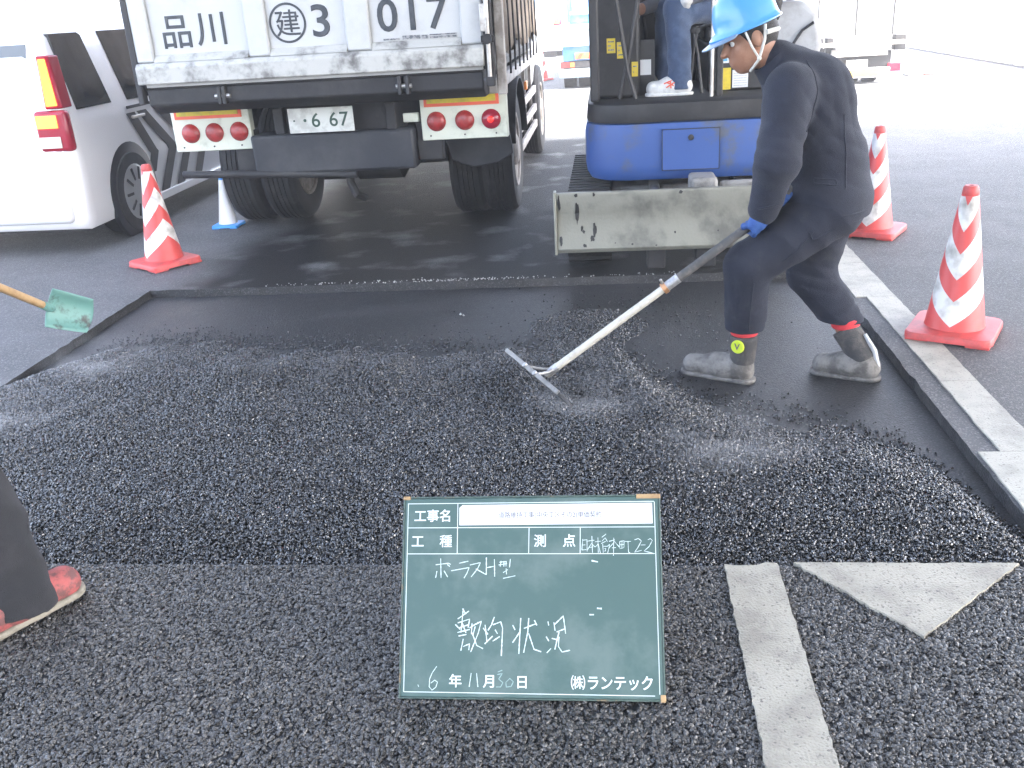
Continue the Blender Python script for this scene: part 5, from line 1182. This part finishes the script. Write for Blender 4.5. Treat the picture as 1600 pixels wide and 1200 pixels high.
sdf_mesh('hair', [ell(P_(-.016, 0, .024), (.106, .084, .104), A_h)], hair, b2, .008, .02, clips=[(P_(.03, 0, 0), hf*.9-hu*.45), (P_(0, 0, -.07), -hu)], smooth_it=1)
jk = [seg(CH+V3(0, 0, .1), CH, .12, .17), seg(CH, PE, .165, .16), seg(SHL, SHR, .09)]
for a, b in ((SHL, ELL), (SHR, ELR)): jk.append(seg(a, b, .08, .068))
for a, b in ((ELL, GL), (ELR, GR)): jk.append(seg(a, a+(b-a)*.85, .068, .05))
sdf_mesh('jacket', jk, navy, w2, .013, .045, clips=[(PE-V3(0, 0, .05), (0, 0, -1))], folds=.006)
hem = V3(-1.735, 2.09, .10)
sdf_mesh('trousers', [ell(PE-V3(0, 0, .02), (.16, .15, .13)), seg(HR, KR, .11, .09), seg(KR, V3(-1.715, 2.105, .05), .10, .105), seg(HL, KL, .11, .09), seg(KL, V3(-2.5, 1.72, .07), .09, .088)], navy2, w2, .009, .03, clips=[(V3(-1.7, 2.1, .05), (-.1, -.12, -1))], folds=.012)
boot(w2, (-1.765, 1.985, .014), (-1.61, 2.262, .014), V3(-1.72, 2.07, .08), boot_red, boot_red, 0, 'shoe', sole_m=sole_cream)
boot(w2, (-2.56, 1.62, .014), (-2.4, 1.86, .014), V3(-2.5, 1.7, .08), boot_red, boot_red, 0, 'shoe', sole_m=sole_cream)
for k in range(3):
    c = V3(-1.765, 1.985, 0)+nrm((.155, .277, 0))*(.2+.03*k); sdn = V3(.83, -.56, 0)
    MB().tube([c+sdn*.03+V3(0, 0, .094-.006*k), c+V3(0, 0, .106-.008*k), c-sdn*.03+V3(0, 0, .094-.006*k)], .004, 6).build('shoe_lace', ink_dark, w2)
sdf_mesh('glove', hand_prims(GL+nrm(ELL-GL)*.08, GL, sdir, (-.6, -.2, .8)), glove_dark, w2, .007, .012, smooth_it=1)
sdf_mesh('glove', hand_prims(GR+nrm(ELR-GR)*.08, GR, sdir, (.6, .2, .8), -1), glove_dark, w2, .007, .012, smooth_it=1)
sh = thing('shovel', 'teal bladed shovel with wooden handle swung in at the left edge', 'shovel', (-2.4, 3.7, .4))
MB().tube([V3(*SV0), SV0+sdir*.4, SV0+sdir*1.2], .0165, 12).build('handle', wood, sh)
MB().tube([SV0+sdir*1.2-V3(.05, 0, 0), SV0+sdir*1.2+V3(.05, 0, 0)], .014, 10).build('handle_grip', wood, sh)
# scoop: curved sheet, opening away from the handle
bf = nrm(V3(.125, .10, -.075)); bs = nrm(np.cross(bf, V3(.25, -.8, .35))); bu = np.cross(bs, bf)
rows = []; ni, nj = 12, 12
for i in range(ni+1):
    a = i/ni
    for j in range(nj+1):
        b = j/nj*2-1; wd_ = .098*(.93+.07*math.cos(a*2.0)); 
        dep = .040*(abs(b)**2.6)+(.03*(1-a)**3)
        rows.append(tuple(SV0-bf*.03+bf*(.195*a-(.02*b*b*a))+bs*(b*wd_*.86)+bu*dep))
bl_ = MB().add(rows, [(i*(nj+1)+j, i*(nj+1)+j+1, (i+1)*(nj+1)+j+1, (i+1)*(nj+1)+j) for i in range(ni) for j in range(nj)]).build('blade', shovel_teal, sh, angle=180)
so_ = bl_.modifiers.new('solid', 'SOLIDIFY'); so_.thickness = .003
MB().tube([SV0+sdir*.09, SV0-sdir*.0, SV0-sdir*.05+bf*.02], [.019, .02, .012], 10).build('socket', shovel_teal, sh)

# ---- excavator operator, seated
op = thing('person', 'seated excavator operator in blue jeans and white trainers', 'person', (.8, 6.72, .95))
hc = V3(.78, 6.78, 2.1); hf = nrm((-1, -.05, -.15)); hu = nrm(V3(0, 0, 1)-np.dot(V3(0, 0, 1), hf)*hf); hp, P_, A_h = head_prims(hc, hf, hu)
PE, CH = V3(.84, 6.78, 1.47), V3(.82, 6.78, 1.78); SHL, SHR = V3(.82, 6.6, 1.87), V3(.82, 6.96, 1.87)
ELL, ELR = V3(.70, 6.47, 1.60), V3(.68, 7.05, 1.6); GL, GR = V3(.47, 6.46, 1.52), V3(.16, 6.62, 1.47)
HL, HR = V3(.82, 6.69, 1.45), V3(.82, 6.87, 1.45); KL, KR = V3(.44, 6.50, 1.47), V3(.40, 6.75, 1.47); AL, AR = V3(.455, 6.40, 1.03), V3(.37, 6.62, 1.03)
bp3 = hp+[seg(hc-hu*.06-hf*.03, CH+V3(0, 0, .16), .055, .06), seg(CH, PE, .12, .13), seg(SHL, SHR, .06)]
for a, b in ((SHL, ELL), (ELL, GL), (SHR, ELR), (ELR, GR)): bp3.append(seg(a, b, .046, .036))
for a, b in ((HL, KL), (HR, KR)): bp3.append(seg(a, b, .07, .05))
for a, b in ((KL, AL), (KR, AR)): bp3.append(seg(a, b, .048, .036))
b3 = sdf_mesh('body', bp3, skin, op, .011, .02, smooth_it=1); face_bits(op, b3, hc, hf, hu, P_); hat(op, hc, hf, hu, cone_white, P_, A_h)
jk = [seg(CH+V3(0, 0, .1), CH, .11, .16), seg(CH, PE, .155, .155), seg(SHL, SHR, .085)]
for a, b in ((SHL, ELL), (SHR, ELR)): jk.append(seg(a, b, .075, .062))
for a, b in ((ELL, GL), (ELR, GR)): jk.append(seg(a, a+(b-a)*.85, .06, .045))
sdf_mesh('shirt', jk, grey_shirt, op, .012, .04, clips=[(PE-V3(0, 0, .06), (0, 0, -1))], folds=.005)
sdf_mesh('jeans', [ell(PE, (.16, .17, .12)), seg(HL, KL, .095, .085), seg(KL, AL-V3(0, 0, .03), .085, .075), seg(HR, KR, .095, .085), seg(KR, AR-V3(0, 0, .03), .085, .075)], denim, op, .009, .03, clips=[(V3(.4, 6.4, .995), (0, 0, -1))], folds=.007)
for ank, heel, toe in ((AL, (.53, 6.395, .956), (.235, 6.41, .956)), (AR, (.44, 6.615, .956), (.15, 6.63, .956))):
    s_ = boot(op, heel, toe, ank-V3(0, 0, .02), shoe_white, shoe_white, 0, 'shoe', sole_m=shoe_white)
hl = V3(.53, 6.395, .956)
for a, b in (((-.11, -.047, .06), (-.16, -.04, .085)), ((-.11, -.044, .085), (-.165, -.046, .055)), ((-.12, -.03, .098), (-.18, -.036, .078)), ((-.135, -.05, .05), (-.14, -.042, .09))):
    MB().tube([hl+V3(*a), (hl+V3(*a)+hl+V3(*b))/2+V3(0, -.004, .002), hl+V3(*b)], .0045, 6).build('shoe_stripe', refl_red, op)
MB().box(.36, .56, 6.425-.03, 6.427-.03, 1.292, 1.312).build('knee_tab', refl_red, op) if False else None
sdf_mesh('glove', hand_prims(GL+nrm(ELL-GL)*.08, GL, (0, 0, 1), (.5, -.8, 0)), glove_white, op, .007, .012, smooth_it=1)
sdf_mesh('glove', hand_prims(GR+nrm(ELR-GR)*.08, GR, (0, 0, 1), (.5, .8, 0), -1), glove_white, op, .007, .012, smooth_it=1)

# ================================================================== AIR: thin haze added in place of lens glare, and steam
hz_m = bpy.data.materials.new('pale haze'); hz_m.use_nodes = True; hn = hz_m.node_tree; hn.nodes.clear()
pv = hn.nodes.new('ShaderNodeVolumePrincipled'); pv.inputs['Color'].default_value = (.96, .97, 1, 1); pv.inputs['Density'].default_value = GLARE_HAZE; pv.inputs['Anisotropy'].default_value = .2
ho = hn.nodes.new('ShaderNodeOutputMaterial'); hn.links.new(pv.outputs[0], ho.inputs['Volume'])
hb = MB().box(-S-10, S+10, -S-10, S+10, -1.05, 14.6).build('haze', hz_m, smooth=False); tag(hb, 'thin pale haze added for lens glare over the whole road', 'haze', kind='stuff')
st_m = bpy.data.materials.new('steam'); st_m.use_nodes = True; hn = st_m.node_tree; hn.nodes.clear()
pv = hn.nodes.new('ShaderNodeVolumePrincipled'); pv.inputs['Color'].default_value = (.97, .98, 1, 1)
tc = hn.nodes.new('ShaderNodeTexCoord'); ln = hn.nodes.new('ShaderNodeVectorMath'); ln.operation = 'LENGTH'; hn.links.new(tc.outputs['Object'], ln.inputs[0])
fr = hn.nodes.new('ShaderNodeMapRange'); fr.interpolation_type = 'SMOOTHSTEP'; fr.inputs[1].default_value = .98; fr.inputs[2].default_value = .1; hn.links.new(ln.outputs['Value'], fr.inputs[0])
nz = hn.nodes.new('ShaderNodeTexNoise'); nz.inputs['Scale'].default_value = 1.7; nz.inputs['Detail'].default_value = 3; nz.inputs['Distortion'].default_value = .6; hn.links.new(tc.outputs['Object'], nz.inputs[0])
nr = hn.nodes.new('ShaderNodeMapRange'); nr.inputs[1].default_value = .42; nr.inputs[2].default_value = .75; nr.inputs[4].default_value = 1.2; hn.links.new(nz.outputs[0], nr.inputs[0])
mu = hn.nodes.new('ShaderNodeMath'); mu.operation = 'MULTIPLY'; hn.links.new(fr.outputs[0], mu.inputs[0]); hn.links.new(nr.outputs[0], mu.inputs[1]); hn.links.new(mu.outputs[0], pv.inputs['Density'])
ho = hn.nodes.new('ShaderNodeOutputMaterial'); hn.links.new(pv.outputs[0], ho.inputs['Volume'])
for c, r_, lb_ in (((-2.45, 3.95, .12), (.42, .3, .15), 'faint steam over the left end of the loose asphalt'), ((-2.55, 3.35, .12), (.4, .3, .15), 'faint steam above the loose asphalt by the stepping leg'), ((.42, 3.0, .12), (.45, .3, .14), 'faint steam over the loose asphalt between board and edge line'), ((-.1, 3.45, .1), (.4, .25, .12), 'faint steam rising by the rake head')):
    o = MB().sphere((0, 0, 0), 1, 20, 12).build('steam', st_m); o.location = c; o.scale = r_; tag(o, lb_, 'steam', kind='stuff')
bpy.context.view_layer.update()
